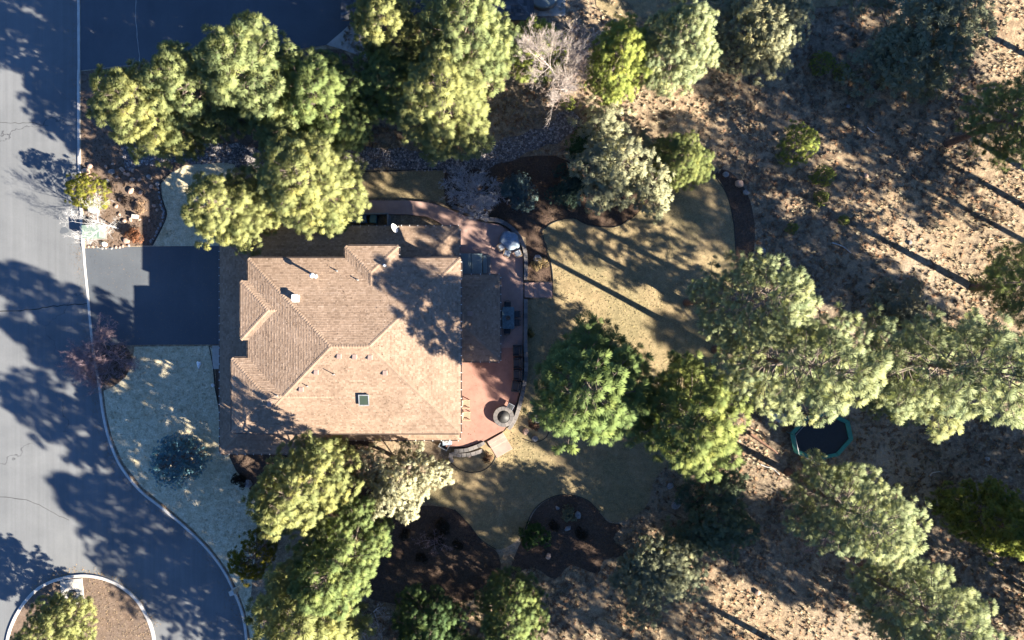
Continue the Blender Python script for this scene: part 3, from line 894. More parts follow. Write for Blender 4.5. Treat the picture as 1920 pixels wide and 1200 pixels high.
# ================================================================== PATIO
PZ = 0.40
walk = [(560,376),(762,376),(800,379),(820,384),(838,391),(838,428),(822,416),(800,406),(762,402),(560,402)]
patN = [(838,391),(868,403),(905,417),(935,421),(957,434),(973,453),(980,480),(981,530),(981,560),(980,652),(862,652),(862,441),(838,428)]
patS = [(862,652),(980,652),(981,690),(974,735),(962,778),(945,806),(908,826),(874,838),(836,838),(836,812),(862,812)]
def paving(name, poly, cuts, m, mbase):
    root = tag(sheet(name, poly, PZ - 0.025, mbase, PZ - 0.05), kind='structure')
    bm = bmesh.new()
    f = bm.faces.new([bm.verts.new(G(p[0], p[1], PZ)) for p in poly]); f.normal_update()
    if f.normal.z < 0: f.normal_flip()
    for (a, b) in cuts:
        A = G(*a, PZ); B = G(*b, PZ); d = B - A
        bmesh.ops.bisect_plane(bm, geom=bm.verts[:]+bm.edges[:]+bm.faces[:], plane_co=A, plane_no=(-d.y, d.x, 0))
    polys = [[v.co.copy() for v in f.verts] for f in bm.faces]
    bm.free()
    for pl in polys:
        b2 = bmesh.new()
        f = b2.faces.new([b2.verts.new(c) for c in pl]); f.normal_update()
        if f.normal.z < 0: f.normal_flip()
        r = bmesh.ops.inset_region(b2, faces=[f], thickness=0.028, use_even_offset=True)
        ring = [x for x in b2.faces if x is not f]
        bmesh.ops.delete(b2, geom=ring, context='FACES')
        dz = random.uniform(-0.003, 0.003)
        for v in b2.verts: v.co.z += dz
        ex = bmesh.ops.extrude_face_region(b2, geom=[f])
        for v in ex['geom']:
            if isinstance(v, bmesh.types.BMVert): v.co.z -= 0.022
        bmesh.ops.recalc_face_normals(b2, faces=b2.faces[:])
        me = bpy.data.meshes.new('paving_slab'); b2.to_mesh(me); b2.free()
        link('paving_slab', me, m, root)
    return root
paving('walkway', walk, [((x,370),(x,410)) for x in (604,632,661,690,719,748,778)] + [((812,384),(806,412))], M['patio_pale'], M['joint'])
paving('patio', patN, [((903,400),(903,500)), ((862,476),(950,476)), ((862,541),(950,541)), ((862,596),(950,596))], M['patio_pale'], M['joint'])
paving('patio', patS, [((864,683),(929,763)), ((963,709),(885,765)), ((931,690),(876,736))], M['patio_red'], M['joint'])

# garden walls with separate capstones
cap_mes = []
for k in range(5):
    mb = MB(); L, W = random.uniform(0.40,0.46), 0.36
    mb.bev(-L/2, -W/2, 0, L/2, W/2, 0.085 + 0.01*random.random(), 0.018)
    me = mb.mesh('capstone'); me.materials.append(M['capstone']); set_shade(me, [random.random()]*len(me.polygons)); cap_mes.append(me)
def garden_wall(px, zt, label, name='garden_wall', w=0.30):
    base = G(*px[0])
    pts = arc_sample([(v.x, v.y) for v in (G(p[0], p[1]) for p in smooth_poly(px, False, 5))], 0.225)
    root = tag(empty(name, (pts[0].x, pts[0].y, 0)), label, 'garden wall')
    off = Vector((pts[0].x, pts[0].y))
    rows = []; n = len(pts)
    for j, p in enumerate(pts):
        t = (pts[min(j+1,n-1)] - pts[max(j-1,0)]).normalized(); nr_ = Vector((-t.y, t.x)); q = p - off
        rows.append([(q.x+nr_.x*o, q.y+nr_.y*o, z) for o, z in ((-w/2,0),(-w/2,zt-0.09),(w/2,zt-0.09),(w/2,0))])
    vs = [v for r in rows for v in r]; fs = []
    for a in range(n-1):
        for b in range(3): fs.append((a*4+b, a*4+b+1, (a+1)*4+b+1, (a+1)*4+b))
    fs += [(3,2,1,0), tuple(range((n-1)*4, n*4))]
    MB().add(vs, fs).build('wall_body', M['wallstone'], root)
    for j in range(1, n-1, 2):
        t = (pts[j+1] - pts[j-1]); ang = math.atan2(t.y, t.x); q = pts[j] - off
        o = link('capstone', random.choice(cap_mes), None, root, (q.x, q.y, zt-0.088+random.uniform(-0.004,0.004)), ang+random.uniform(-0.02,0.02))
    return root
garden_wall([(850,390),(880,400),(908,411),(936,416),(960,430),(977,452),(985,480),(985.5,527)], 0.85, 'curved stone seat wall with grey capstones above the three pink steps beside hot tub')
garden_wall([(985.5,561),(985,640),(986,692),(979,738),(967,780),(952,806)], 0.85, 'long stone seat wall with grey capstones behind the dark sofa row and fire pit')
garden_wall([(852,843),(872,842),(892,836),(910,828)], 0.62, 'short stone wall edging the terracotta patio beside the lower steps')
garden_wall([(848,866),(846,850),(862,852),(884,850),(906,843)], 0.42, 'low hooked planter wall of grey blocks around the dark oval bed')

def step_flight(px, py, rz, n, run, wid, land, label):
    c = G(px, py)
    root = tag(empty('steps', (c.x, c.y, 0), rz), label, 'steps')
    for k in range(n):
        z = PZ - 0.005 - (k) * (PZ - 0.12) / n
        MB().bev(k*run, -wid/2, 0.0, (k+1)*run-0.004, wid/2, z, 0.025).build('step', M['patio_pale'], root)
    MB().bev(n*run, -wid/2, 0.0, n*run+land, wid/2, 0.11, 0.02).build('landing', M['patio_pale'], root)
    return root
step_flight(983,544,0,3,0.42,1.42,1.35,'three pink concrete steps and landing through the seat wall to the lawn')
step_flight(928,818,math.radians(-60),2,0.42,1.7,1.0,'two red concrete steps and landing beside the fire pit leading to the lawn')

# ================================================================== VEGETATION
def tri_mesh(name, V, shade, N, m):
    """V (n,3,3) triangles, N (n,3,3) shading normals, shade (n,)"""
    V = np.asarray(V, dtype=np.float64); N = np.asarray(N, dtype=np.float64)
    fn = np.cross(V[:,1]-V[:,0], V[:,2]-V[:,0])
    flip = fn[:,2] < 0
    V[flip] = V[flip][:, [0,2,1]]; N[flip] = N[flip][:, [0,2,1]]
    n = len(V)
    me = bpy.data.meshes.new(name)
    me.vertices.add(n*3); me.loops.add(n*3); me.polygons.add(n)
    me.vertices.foreach_set('co', V.reshape(-1).astype(np.float32))
    me.loops.foreach_set('vertex_index', np.arange(n*3, dtype=np.int32))
    me.polygons.foreach_set('loop_start', np.arange(0, n*3, 3, dtype=np.int32))
    me.polygons.foreach_set('use_smooth', np.ones(n, dtype=bool))
    me.update(calc_edges=True)
    set_shade(me, shade)
    N = N / np.maximum(np.linalg.norm(N, axis=2, keepdims=True), 1e-6)
    me.normals_split_custom_set_from_vertices(N.reshape(-1, 3).tolist())
    me.materials.append(m)
    return me

def unit(a): return a / np.maximum(np.linalg.norm(a, axis=-1, keepdims=True), 1e-9)

def tufts(C, D, L, rng, nn=46, width=0.06, spread=1.5, up=0.25):
    """needle bursts: C centres, D directions, L radius"""
    n = len(C)
    d = rng.normal(size=(n, nn, 3))
    d = unit(d)
    ax = D[:, None, :]
    # keep the burst mostly in the half facing outwards
    dot = (d * ax).sum(-1, keepdims=True)
    d = np.where(dot < -0.25, d - 2*dot*ax, d)
    d = unit(d + ax*0.35 + np.array([0, 0, up]))
    ln = L[:, None, None] * rng.uniform(0.72, 1.08, (n, nn, 1))
    base = C[:, None, :] + d * ln * 0.12
    tip = C[:, None, :] + d * ln
    s = unit(np.cross(d, rng.normal(size=(n, nn, 3))))
    w = width * (L[:, None, None] / 0.4)
    mid = C[:, None, :] + d * ln * 0.6
    V = np.stack([base, mid*0.5 + tip*0.5 + s*w, tip - s*w*0.4], axis=2).reshape(-1, 3, 3)
    nr = unit(d*0.85 + ax*0.25 + np.array([0, 0, 0.22]))
    N = np.repeat(nr.reshape(-1, 1, 3), 3, axis=1)
    return V, N

def pine_meshes(seed, h, R, zb, whorl=0.55, per=5, tuft=0.42, nn=46, flat=0.0, bare=0.18, width=0.06, tipup=0.45, dense=1.0):
    rng = np.random.default_rng(seed); rnd = random.Random(seed)
    tr = MB(); br = MB()
    lean = Vector((rnd.uniform(-0.02, 0.02), rnd.uniform(-0.02, 0.02)))
    def axis(z):
        return Vector((lean.x*z + 0.08*math.sin(z*0.35+seed), lean.y*z + 0.08*math.cos(z*0.31+seed*2), z))
    r0 = 0.0115*h + 0.05
    zs = [0, 0.25, 0.9] + [h*k/10 for k in range(1, 10) if h*k/10 > 1.2] + [h*0.985]
    tr.tube([axis(z) for z in zs], [r0*1.5, r0*1.15, r0] + [r0*(1 - 0.97*z/h)+0.015 for z in zs[3:]], 9)
    C = []; D = []; Ls = []; Sh = []
    z = zb; asym = [rnd.uniform(0.8, 1.18) for _ in range(8)]
    while z < h*0.985:
        t = (z - zb) / (h - zb)
        prof = min(1.0, 0.62 + 1.25*t) * max(0.0, 1 - t**2.3)**0.72
        k0 = rnd.uniform(0, 6.28)
        nb = per if t < 0.85 else max(3, per-1)
        for b in range(nb):
            az = k0 + 2*math.pi*b/nb + rnd.uniform(-0.4, 0.4)
            av = asym[int((az % 6.283)/6.284*8)]
            Lb = R * prof * av * rnd.uniform(0.68, 1.08) + 0.25
            if rnd.random() < bare*0.4: continue
            el = math.radians(-8 + 44*t + rnd.uniform(-9, 9))
            o = axis(z + rnd.uniform(-0.25, 0.25))
            dirh = Vector((math.cos(az), math.sin(az), 0))
            pts = []; nseg = 5
            for k in range(nseg+1):
                s = k/nseg
                pts.append(o + dirh*(Lb*s*math.cos(el)) + Vector((0,0,1))*(Lb*s*math.sin(el) + tipup*0.35*Lb*s*s*(1-0.5*t)) + Vector((rnd.uniform(-1,1), rnd.uniform(-1,1), rnd.uniform(-1,1)))*0.05*Lb*s)
            rb = 0.012*Lb + 0.018
            br.tube(pts, [rb*(1-0.8*k/nseg)+0.006 for k in range(nseg+1)], 4, False)
            sd = rnd.gauss(0.5, 0.2)
            deadb = False
            def put(p, d, l):
                C.append(p); D.append(d); Ls.append(l)
                Sh.append(1.0 if deadb else min(0.96, max(0, sd + rnd.gauss(0, 0.14))))
            tip = pts[-1]; dt = (pts[-1]-pts[-2]).normalized()
            put(tip, (dt + Vector((0,0,0.4))).normalized(), tuft*rnd.uniform(0.85, 1.15))
            ns = max(2, int(Lb*2.3*dense))
            for q in range(ns):
                s = 0.34 + 0.64*(q + rnd.random())/ns
                f = s*nseg; k = min(int(f), nseg-1); p = pts[k].lerp(pts[k+1], f-k)
                side = 1 if q % 2 else -1
                ang = az + side*rnd.uniform(0.5, 1.25)
                l2 = Lb*rnd.uniform(0.12, 0.30)*(1.15-0.5*s) + 0.12
                d2 = Vector((math.cos(ang), math.sin(ang), rnd.uniform(0.1, 0.6))).normalized()
                e = p + d2*l2
                br.tube([p, p.lerp(e, 0.5) + Vector((0,0,-0.02)), e], [0.014, 0.010, 0.006], 3, False)
                put(e, (d2 + Vector((0,0,0.35))).normalized(), tuft*rnd.uniform(0.75, 1.1))
                if l2 > 0.65 and rnd.random() < 0.75*dense:
                    put(p.lerp(e, 0.5) + Vector((rnd.uniform(-.15,.15), rnd.uniform(-.15,.15), 0.1)), Vector((d2.x*0.3, d2.y*0.3, 1)).normalized(), tuft*rnd.uniform(0.7, 0.95))
        z += whorl*rnd.uniform(0.75, 1.25)*(0.8 + 0.4*(1-t))
    top = axis(h)
    for k in range(4):
        C.append(top + Vector((rnd.uniform(-.2,.2), rnd.uniform(-.2,.2), -0.25*k))); D.append(Vector((rnd.uniform(-.5,.5), rnd.uniform(-.5,.5), 1)).normalized()); Ls.append(tuft); Sh.append(0.6)
    C = np.array([tuple(c) for c in C]); D = np.array([tuple(c) for c in D]); Ls = np.array(Ls); Sh = np.array(Sh)
    V, N = tufts(C, D, Ls, rng, nn, width)
    me = tri_mesh('crown', V, np.repeat(Sh, nn), N, M['needle'])
    t_ = tr.mesh('trunk'); t_.materials.append(M['bark_pine'])
    b_ = br.mesh('branches'); b_.materials.append(M['twig'])
    return t_, b_, me

def juniper_meshes(seed, h, R, n=900, clump=0.30, nn=20, hollow=0.35, spiky=0.0, stems=4):
    rng = np.random.default_rng(seed); rnd = random.Random(seed)
    tr = MB(); br = MB()
    # uneven outline made of lobes
    lobes = []
    for k in range(13):
        an = rnd.uniform(0, 6.28); rr = R*rnd.uniform(0.25, 0.72); zz = h*rnd.uniform(0.22, 0.8)
        rr *= (1.15 - 0.75*max(0, zz/h-0.4))
        lobes.append((Vector((rr*math.cos(an), rr*math.sin(an), zz)), R*rnd.uniform(0.26, 0.46)))
    lobes.append((Vector((0, 0, h*0.78)), R*0.42)); lobes.append((Vector((0, 0, h*0.5)), R*0.5))
    base = Vector((0, 0, 0))
    tr.tube([(0,0,0),(0.03,0.02,h*0.12),(0,0,h*0.35),(0.05,0,h*0.75)], [0.05*h**0.7*1.3, 0.045*h**0.7, 0.03*h**0.7, 0.012*h**0.5], 8)
    C = []; D = []; Ls = []; Sh = []
    per = n // len(lobes)
    for c, r in lobes:
        o = Vector((0, 0, max(0.2, c.z*rnd.uniform(0.3, 0.6))))
        mid = o.lerp(c, 0.55) + Vector((0, 0, 0.1*r))
        br.tube([o, mid, c], [0.05, 0.035, 0.02], 5, False)
        sh0 = rnd.gauss(0.5, 0.12)
        for k in range(per):
            d = Vector((rnd.gauss(0,1), rnd.gauss(0,1), rnd.gauss(0.25,0.9))).normalized()
            s = rnd.uniform(hollow, 1.0)**0.6
            wob = 1 + 0.28*math.sin(7*d.x+seed) * math.cos(6*d.y+seed*1.7)
            p = c + Vector((d.x*r, d.y*r, d.z*r*0.85))*s*wob
            if p.z < 0.08: p.z = 0.08 + rnd.random()*0.2
            if k % 5 == 0: br.tube([c.lerp(p, 0.25), p], [0.016, 0.005], 3, False)
            C.append(p); D.append((d + Vector((0,0,0.3))).normalized()); Ls.append(clump*rnd.uniform(0.6, 1.2)); Sh.append(min(0.95, max(0, sh0 + rnd.gauss(0, 0.15))))
    C = np.array([tuple(c) for c in C]); D = np.array([tuple(c) for c in D]); Ls = np.array(Ls); Sh = np.array(Sh)
    V, N = tufts(C, D, Ls, rng, nn, 0.036, up=0.1)
    me = tri_mesh('crown', V, np.repeat(Sh, nn), N, M['juniper'])
    t_ = tr.mesh('trunk'); t_.materials.append(M['twig'])
    b_ = br.mesh('branches'); b_.materials.append(M['twig'])
    return t_, b_, me

def bare_meshes(seed, h, spread, levels=5, trunk_r=0.1, mat='bark_white', upright=0.6, multi=1, twig=0.008, nbr=(3, 5), low=0.25):
    rnd = random.Random(seed)
    tr = MB(); br = MB()
    def grow(p, d, L, r, lv):
        nseg = 4 if lv < 2 else 3
        pts = [p]; dd = d.copy()
        for k in range(nseg):
            dd = (dd + Vector((rnd.gauss(0,1), rnd.gauss(0,1), rnd.gauss(0,0.6)))*0.13 + Vector((0,0,0.10*upright))).normalized()
            pts.append(pts[-1] + dd*(L/nseg))
        rads = [r*(1-0.62*k/nseg) for k in range(nseg+1)]
        (tr if lv == 0 else br).tube(pts, rads, 8 if lv == 0 else (5 if lv < 3 else 3), False)
        if lv >= levels: return
        nb = rnd.randint(*nbr) + (3 if lv == 0 else 0)
        for b in range(nb):
            s = rnd.uniform(low if lv == 0 else 0.25, 1.0)
            f = s*nseg; k = min(int(f), nseg-1); q = pts[k].lerp(pts[k+1], f-k)
            az = rnd.uniform(0, 6.283)
            pd = (pts[k+1]-pts[k]).normalized()
            side = pd.cross(Vector((math.cos(az), math.sin(az), 0.3))).normalized()
            nd = (pd*upright + side*spread + Vector((0,0,0.15))).normalized()
            grow(q, nd, L*rnd.uniform(0.42, 0.68)*(1.1-0.35*s), max(r*(1-0.6*s)*0.55, twig*0.7), lv+1)
    for k in range(multi):
        a = 2*math.pi*k/max(multi,1) + rnd.uniform(-.4,.4)
        d = Vector((math.cos(a)*0.5, math.sin(a)*0.5, 1)).normalized() if multi > 1 else Vector((0,0,1))
        grow(Vector((math.cos(a)*0.1*(multi>1), math.sin(a)*0.1*(multi>1), 0)), d, h*0.62, trunk_r, 0)
    t_ = tr.mesh('trunk'); t_.materials.append(M[mat])
    b_ = br.mesh('branches'); b_.materials.append(M[mat])
    return t_, b_, None

def put_tree(name, meshes, base, label, cat='tree', group=None, sc=(1,1,1), rz=0.0, col=(0.13,0.15,0.05), tilt=(0,0)):
    c = G(*base)
    root = tag(empty(name, (c.x, c.y, 0), rz), label, cat, group)
    root.rotation_euler = (tilt[0], tilt[1], rz)
    root.scale = sc
    t, b, k = meshes
    link('trunk', t, None, root); link('branches', b, None, root)
    if k is not None:
        o = link('crown', k, None, root); o.color = (*col, 1)
    return root

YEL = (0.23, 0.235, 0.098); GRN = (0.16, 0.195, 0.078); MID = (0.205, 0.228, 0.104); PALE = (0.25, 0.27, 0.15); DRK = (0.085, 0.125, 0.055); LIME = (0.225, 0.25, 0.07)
SAGE = (0.25, 0.24, 0.15); SAGE2 = (0.20, 0.205, 0.135); BLUE = (0.17, 0.32, 0.40); STEEL = (0.11, 0.15, 0.15)

# prototypes at true size; copies share the mesh data
BUSHY = [pine_meshes(11+i, 15.0, 4.1, 2.6, 0.60, 6, 0.52, 100, width=0.019, dense=1.1) for i in range(4)]
TALL = [pine_meshes(31+i, 27.0, 4.6, 9.0, 0.72, 5, 0.52, 90, width=0.018, bare=0.35, dense=1.0) for i in range(4)]
YOUNG = [pine_meshes(51+i, 5.0, 1.7, 0.3, 0.34, 5, 0.34, 76, width=0.022) for i in range(2)]
JUN = [juniper_meshes(61+i, 8.0, 4.0, 1700, 0.36, 38, 0.3) for i in range(3)]
SHRUB = [juniper_meshes(71+i, 1.6, 1.1, 460, 0.18, 30) for i in range(2)]
SPRUCE = pine_meshes(81, 6.0, 3.0, 0.25, 0.30, 7, 0.28, 60, width=0.024, bare=0.0, tipup=0.1, dense=1.5)

def pine(kind, i, crown_px, h, Rm, label, col, zc_frac=0.62, base=None, rz=None, name='pine_tree', group='pine trees'):
    """crown_px: where the middle of the crown is seen; the foot follows from its height"""
    protos, h0, R0 = {'b': (BUSHY, 15.0, 4.1), 't': (TALL, 27.0, 4.6), 'y': (YOUNG, 5.0, 1.7)}[kind]
    zc = h*zc_frac
    if base is None:
        k = (H - zc)/H
        base = (960 + (crown_px[0]-960)*k, 600 + (crown_px[1]-600)*k)
    s = Rm/R0
    return put_tree(name, protos[i % len(protos)], base, label, 'pine', group, (s, s, h/h0), rz if rz is not None else random.uniform(0, 6.28), col)

P = 'pine trees'
# ---- street side and top row
pine('b',0,(280,212),13.0,3.8,'yellowish bushy pine closest to the kerb, above the rock bed',YEL)
pine('b',1,(368,165),13.5,3.6,'pale green pine between the yellowish kerb pine and the big pine by the upper driveway',MID)
pine('b',2,(478,148),15.5,4.3,'big dense pine rising beside the edge of the upper driveway',MID)
pine('b',3,(612,190),12.0,3.8,'bright green pine above the gravel creek bend, right of the big driveway pine',GRN)
pine('b',0,(584,345),14.0,4.2,'tall pine over the walkway and lawn strip at the house corner',YEL, rz=2.1)
pine('b',1,(424,392),11.5,3.6,'yellow-green pine overhanging the corner of the lower roof by the driveway',YEL, rz=0.7)
pine('b',2,(535,262),10.0,2.6,'smaller pine squeezed between the driveway pine and the walkway pine',MID, rz=4.0)
pine('b',3,(735,62),13.0,3.3,'light yellow-green pine in front of the grey-roofed house corner',YEL, rz=1.2)
pine('b',0,(880,70),15.0,4.0,'broad pale pine beside the dark roof and small lime pine',MID, rz=3.1)
pine('b',1,(835,190),13.5,4.3,'large yellow-green pine leaning over the gravel creek',YEL, rz=5.0)
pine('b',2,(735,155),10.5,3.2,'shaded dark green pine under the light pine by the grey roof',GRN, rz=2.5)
pine('y',0,(1010,88),6.5,2.3,'small lime-green pine beside the tall white bare tree',LIME)
pine('b',3,(1165,112),10.0,3.0,'soft green pine at the edge of the sunny clearing',LIME, rz=0.3)
pine('b',0,(1275,85),12.0,3.4,'pale round pine beyond the sunny clearing, beside the grey junipers',PALE, rz=2.9)
# ---- back garden
pine('b',1,(1104,726),15.5,5.2,'dense dark green pine standing alone on the lawn beside the seat wall',(0.15,0.195,0.075), rz=1.0)
pine('b',2,(1290,792),16.5,4.6,'dense pine with golden tips next to the dark green lawn pine',(0.19,0.215,0.078), rz=0.2)
pine('t',0,None,25.5,3.5,'tall pine whose upper trunk shadow crosses the lawn, above the leaning pair',PALE, base=(1288,568), rz=0.5)
pine('t',1,None,26.5,3.9,'tall spreading pine with bare trunk rooted at the lawn edge',PALE, base=(1342,656), rz=1.9)
pine('t',2,None,25.0,4.6,'tall pale pine beyond the grey juniper, behind the spreading lawn-edge pine',PALE, base=(1562,664), rz=3.0)
pine('t',3,None,16.0,4.0,'green pine at the upper wood edge with a long thin trunk shadow',GRN, base=(1778,268), rz=3.7)
pine('t',0,None,15.5,4.6,'pine at the wood edge beside the bare tan slope',GRN, base=(1826,541), rz=5.2)
pine('t',1,None,18.5,4.0,'pale open pine overlapping the near corner of the trampoline',PALE, base=(1478,886), rz=0.9)
pine('t',2,None,19.0,4.2,'thin pine on the slope below the trampoline pine',PALE, base=(1582,1036), rz=2.2)
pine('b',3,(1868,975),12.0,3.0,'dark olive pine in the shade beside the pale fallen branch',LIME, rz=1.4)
# ---- below the house
pine('b',0,(570,908),17.5,3.6,'yellow-green pine close to the lower roof edge, left of the cream juniper',YEL, rz=4.4)
pine('b',1,None,17.0,4.6,'large pale yellow pine by the curved kerb below the house',YEL, base=(640,1066), rz=2.7)
pine('b',2,(636,1056),18.0,3.5,'olive pine between the two yellow pines below the house',GRN, rz=0.1)
pine('y',1,(470,1045),5.5,1.7,'small golden pine at the lawn tip beside the curved kerb',(0.19,0.165,0.03))
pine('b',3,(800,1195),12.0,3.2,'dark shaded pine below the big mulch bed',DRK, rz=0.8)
pine('b',0,(955,1150),11.0,3.0,'dark green pine beyond the mulch bed, next to the sparse juniper',GRN, rz=5.5)
pine('y',0,(672,962),4.5,1.3,'small pine at the mulch edge under the cream juniper',MID)
pine('b',1,(92,1192),8.0,2.9,'yellow pine growing in the kerbed traffic island',YEL, rz=1.6)
pine('b',2,None,10.5,3.0,'middle-sized pine hidden under the tall pale pines behind the grey juniper',PALE, base=(1610,722), rz=0.4)
# young ones
pine('y',1,(166,360),3.4,1.45,'young round pine on the kerb edge of the rock bed',(0.19,0.185,0.035), zc_frac=0.5)
pine('y',0,(1497,272),3.6,1.5,'young bright green pine alone on the shaded slope',LIME, zc_frac=0.5)
pine('y',1,(1544,330),2.2,0.85,'small green seedling pine just below the young slope pine',LIME, zc_frac=0.5, group='seedling pines')
for px, py, hh, lb in ((1540,372,1.6,'tiny green seedling pine, lowest of the three below the young slope pine'),(1540,118,2.4,'olive seedling pine in the shade between the silvery and dusky junipers'),(1578,135,1.8,'small seedling pine just beside the olive one under the dusky juniper'),(1746,128,2.2,'green seedling pine at the far foot of the dusky juniper'),(1485,428,1.3,'tiny seedling pine above the crown of the tall lawn-shadow pine'),(1582,412,1.1,'smallest seedling pine on the slope above the pale grey juniper'),(1066,193,1.6,'green seedling pine at the creek end below the rosy bare bush')):
    pine('y',px,(px,py),hh,hh*0.36,lb,LIME, zc_frac=0.5, group='seedling pines')
# pines of the wood that goes on past the clearing; they shade the slope
for k, (px, py, hh) in enumerate(((2010,150,20),(2085,405,24),(2000,430,17),(2120,560,25),(2020,760,23),(2180,840,26),(1985,1010,20),(1800,1235,22),(1560,1262,21),(1330,1275,17),(1095,1290,16),(2150,1100,25),(1905,1290,24),(2240,420,26),(900,1330,15),(700,1310,14),(2220,40,24),(1700,1420,24),(1180,1400,20))):
    pine('t',k,None,hh,4.2,'tall pine of the wood beyond the clearing',PALE, base=(px,py), group='pines of the wood beyond the clearing')

for k, (px, py, hh) in enumerate(((775,1262,17.5),(885,1228,13))):
    pine('b',k,None,hh,4.6,'bushy pine in the row past the shaded mulch bed',MID, base=(px,py), group='pines past the mulch bed')
for k, (px, py, hh) in enumerate(((1990,960,14),(2085,1060,16),(2170,1000,16),(2035,1160,15),(1955,1235,14))):
    pine('b',k,None,hh,4.4,'bushy pine at the shaded far edge of the dry slope',GRN, base=(px,py), group='bushy pines at the far edge of the slope')
# ---- junipers
def jun(i, crown_px, h, Rm, label, col, base=None, rz=None, protos=JUN, h0=8.0, R0=4.0, cat='juniper', name='juniper_tree', group='juniper trees', zc=0.55):
    k = (H - h*zc)/H
    if base is None: base = (960 + (crown_px[0]-960)*k, 600 + (crown_px[1]-600)*k)
    return put_tree(name, protos[i % len(protos)], base, label, cat, group, (Rm/R0, Rm/R0, h/h0), rz if rz is not None else random.uniform(0, 6.28), col)
jun(0,(1165,308),7.5,5.4,'large grey-green juniper beside the gravel creek end and back lawn',SAGE)
jun(1,(1418,58),7.5,5.0,'silvery juniper next to the pale round pine',SAGE)
jun(2,(1712,52),8.0,6.4,'wide dusky juniper at the top of the shaded slope',SAGE2)
jun(0,(752,896),9.0,4.1,'cream-tinted juniper leaning over the lower roof edge and dark mulch',(0.31,0.285,0.185), rz=1.0)
jun(1,(1682,572),6.0,2.8,'pale grey juniper between the tall pines on the slope',(0.27,0.25,0.18))
jun(2,(1232,1085),7.0,4.5,'sparse sage juniper on the dry slope below the lawn',SAGE2)
jun(0,(1340,972),6.0,4.4,'dark sparse juniper behind the lawn bed, beside the sunny slope',(0.13,0.155,0.095), rz=2.0)
jun(1,(974,357),4.0,1.9,'blue-green juniper in the dark bed beside the grey bare shrub',STEEL)
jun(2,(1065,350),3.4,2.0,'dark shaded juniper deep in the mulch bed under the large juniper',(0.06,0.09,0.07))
jun(1,(1100,270),4.5,2.1,'bright leafy bush tucked against the large grey-green juniper',(0.075,0.115,0.045), cat='bush', name='leafy_bush')
pine('b',2,(1282,305),5.5,2.7,'young pale green pine at the corner of the back lawn',(0.17,0.185,0.07), rz=1.1)
put_tree('blue_spruce', SPRUCE, (362,850), 'blue spruce on the shaded front lawn', 'spruce', None, (0.76,0.76,0.9), 0.4, BLUE)

# ---- shrubs in the beds
def shrub(px, py, s, label, col, i=0, group=None, hz=1.0, name='garden_shrub'):
    return put_tree(name, SHRUB[i % 2], (px,py), label, 'shrub', group, (s,s,s*hz), random.uniform(0,6.28), col)
shrub(1000,1000,1.35,'leafy green shrub at the point of the crescent mulch bed',(0.06,0.10,0.035))
shrub(1065,960,0.75,'small grey shrub among stones in the crescent mulch bed',SAGE2,1)
shrub(258,443,0.78,'round rust-orange clipped bush beside the driveway',(0.19,0.085,0.05),1,hz=0.9)
shrub(1010,495,0.75,'straw-coloured ornamental grass clump beside the pink steps',(0.24,0.17,0.085),0,hz=0.5)
shrub(266,390,0.62,'tan ornamental grass clump in the rock bed',(0.28,0.18,0.12),0,hz=0.6)
shrub(238,378,0.5,'dark twiggy shrub beside the tan grass clump',(0.07,0.05,0.045),1,hz=0.7)
shrub(995,625,0.42,'small yellow-tipped shrub behind the long seat wall',(0.19,0.15,0.06),0,hz=0.7)
shrub(1345,900,0.8,'mossy olive shrub at the lawn corner bed',(0.12,0.11,0.03),1,hz=0.35)
shrub(915,858,0.55,'rust-brown shrub in the oval bed by the red steps',(0.13,0.075,0.05),1,hz=0.7)
shrub(1002,795,0.6,'rust-brown shrub among rocks in the round bed by the fire pit',(0.12,0.07,0.05),0,hz=0.6)
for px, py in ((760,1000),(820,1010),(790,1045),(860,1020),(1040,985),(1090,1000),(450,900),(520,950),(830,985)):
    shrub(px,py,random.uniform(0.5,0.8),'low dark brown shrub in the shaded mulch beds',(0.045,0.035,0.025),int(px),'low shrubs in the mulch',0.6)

# ---- bare trees
put_tree('bare_tree', bare_meshes(5,12.5,0.6,4,0.11,'bark_white',0.8,1,0.012,(7,9),0.2), (1028,168), 'tall white bare birch beside the small lime pine', 'tree', None, (1,1,1), 0.3, tilt=(-0.12,0.14))
put_tree('bare_tree', bare_meshes(15,7.0,0.8,5,0.06,'bark_tan',0.6,4,0.010,(3,4)), (1068,165), 'rosy tan bare bush crowding the foot of the white birch', 'bush', None, (1.0,1.0,1.15), 1.0)
put_tree('bare_tree', bare_meshes(8,6.4,0.95,4,0.07,'bark_aspen',0.55,1,0.008,(5,7),0.35), (221,428), 'small white bare aspen over the green utility box', 'tree', None, (1,1,1), 1.1)
put_tree('bare_shrub', bare_meshes(9,3.8,0.9,4,0.055,'bark_grey',0.5,6,0.012,(5,6)), (895,365), 'silver grey bare shrub in the dark bed above the walkway', 'shrub', None, (1.45,1.45,1.0), 0.2)
put_tree('bare_tree', bare_meshes(10,4.4,0.85,4,0.045,'bark_purple',0.6,7,0.010,(5,7)), (208,672), 'purple-brown bare tree in the round kerbside bed', 'tree', None, (1.35,1.35,0.95), 0.9)
put_tree('bare_shrub', bare_meshes(12,3.0,0.8,4,0.04,'bark_grey',0.6,4,0.010,(3,4)), (700,1150), 'grey bare shrub in deep shade below the yellow pines', 'shrub', None, (1.2,1.2,1), 0)
put_tree('bare_shrub', bare_meshes(13,2.4,0.9,4,0.035,'bark_grey',0.6,4,0.010,(3,4)), (512,1180), 'grey twiggy shrub by the kerb under the pale yellow pine', 'shrub', None, (1,1,1), 0)
put_tree('bare_shrub', bare_meshes(14,2.6,0.9,4,0.035,'bark_tan',0.6,4,0.010,(3,4)), (978,140), 'dead pale shrub at the foot of the small lime pine', 'shrub', None, (1,1,1), 0)
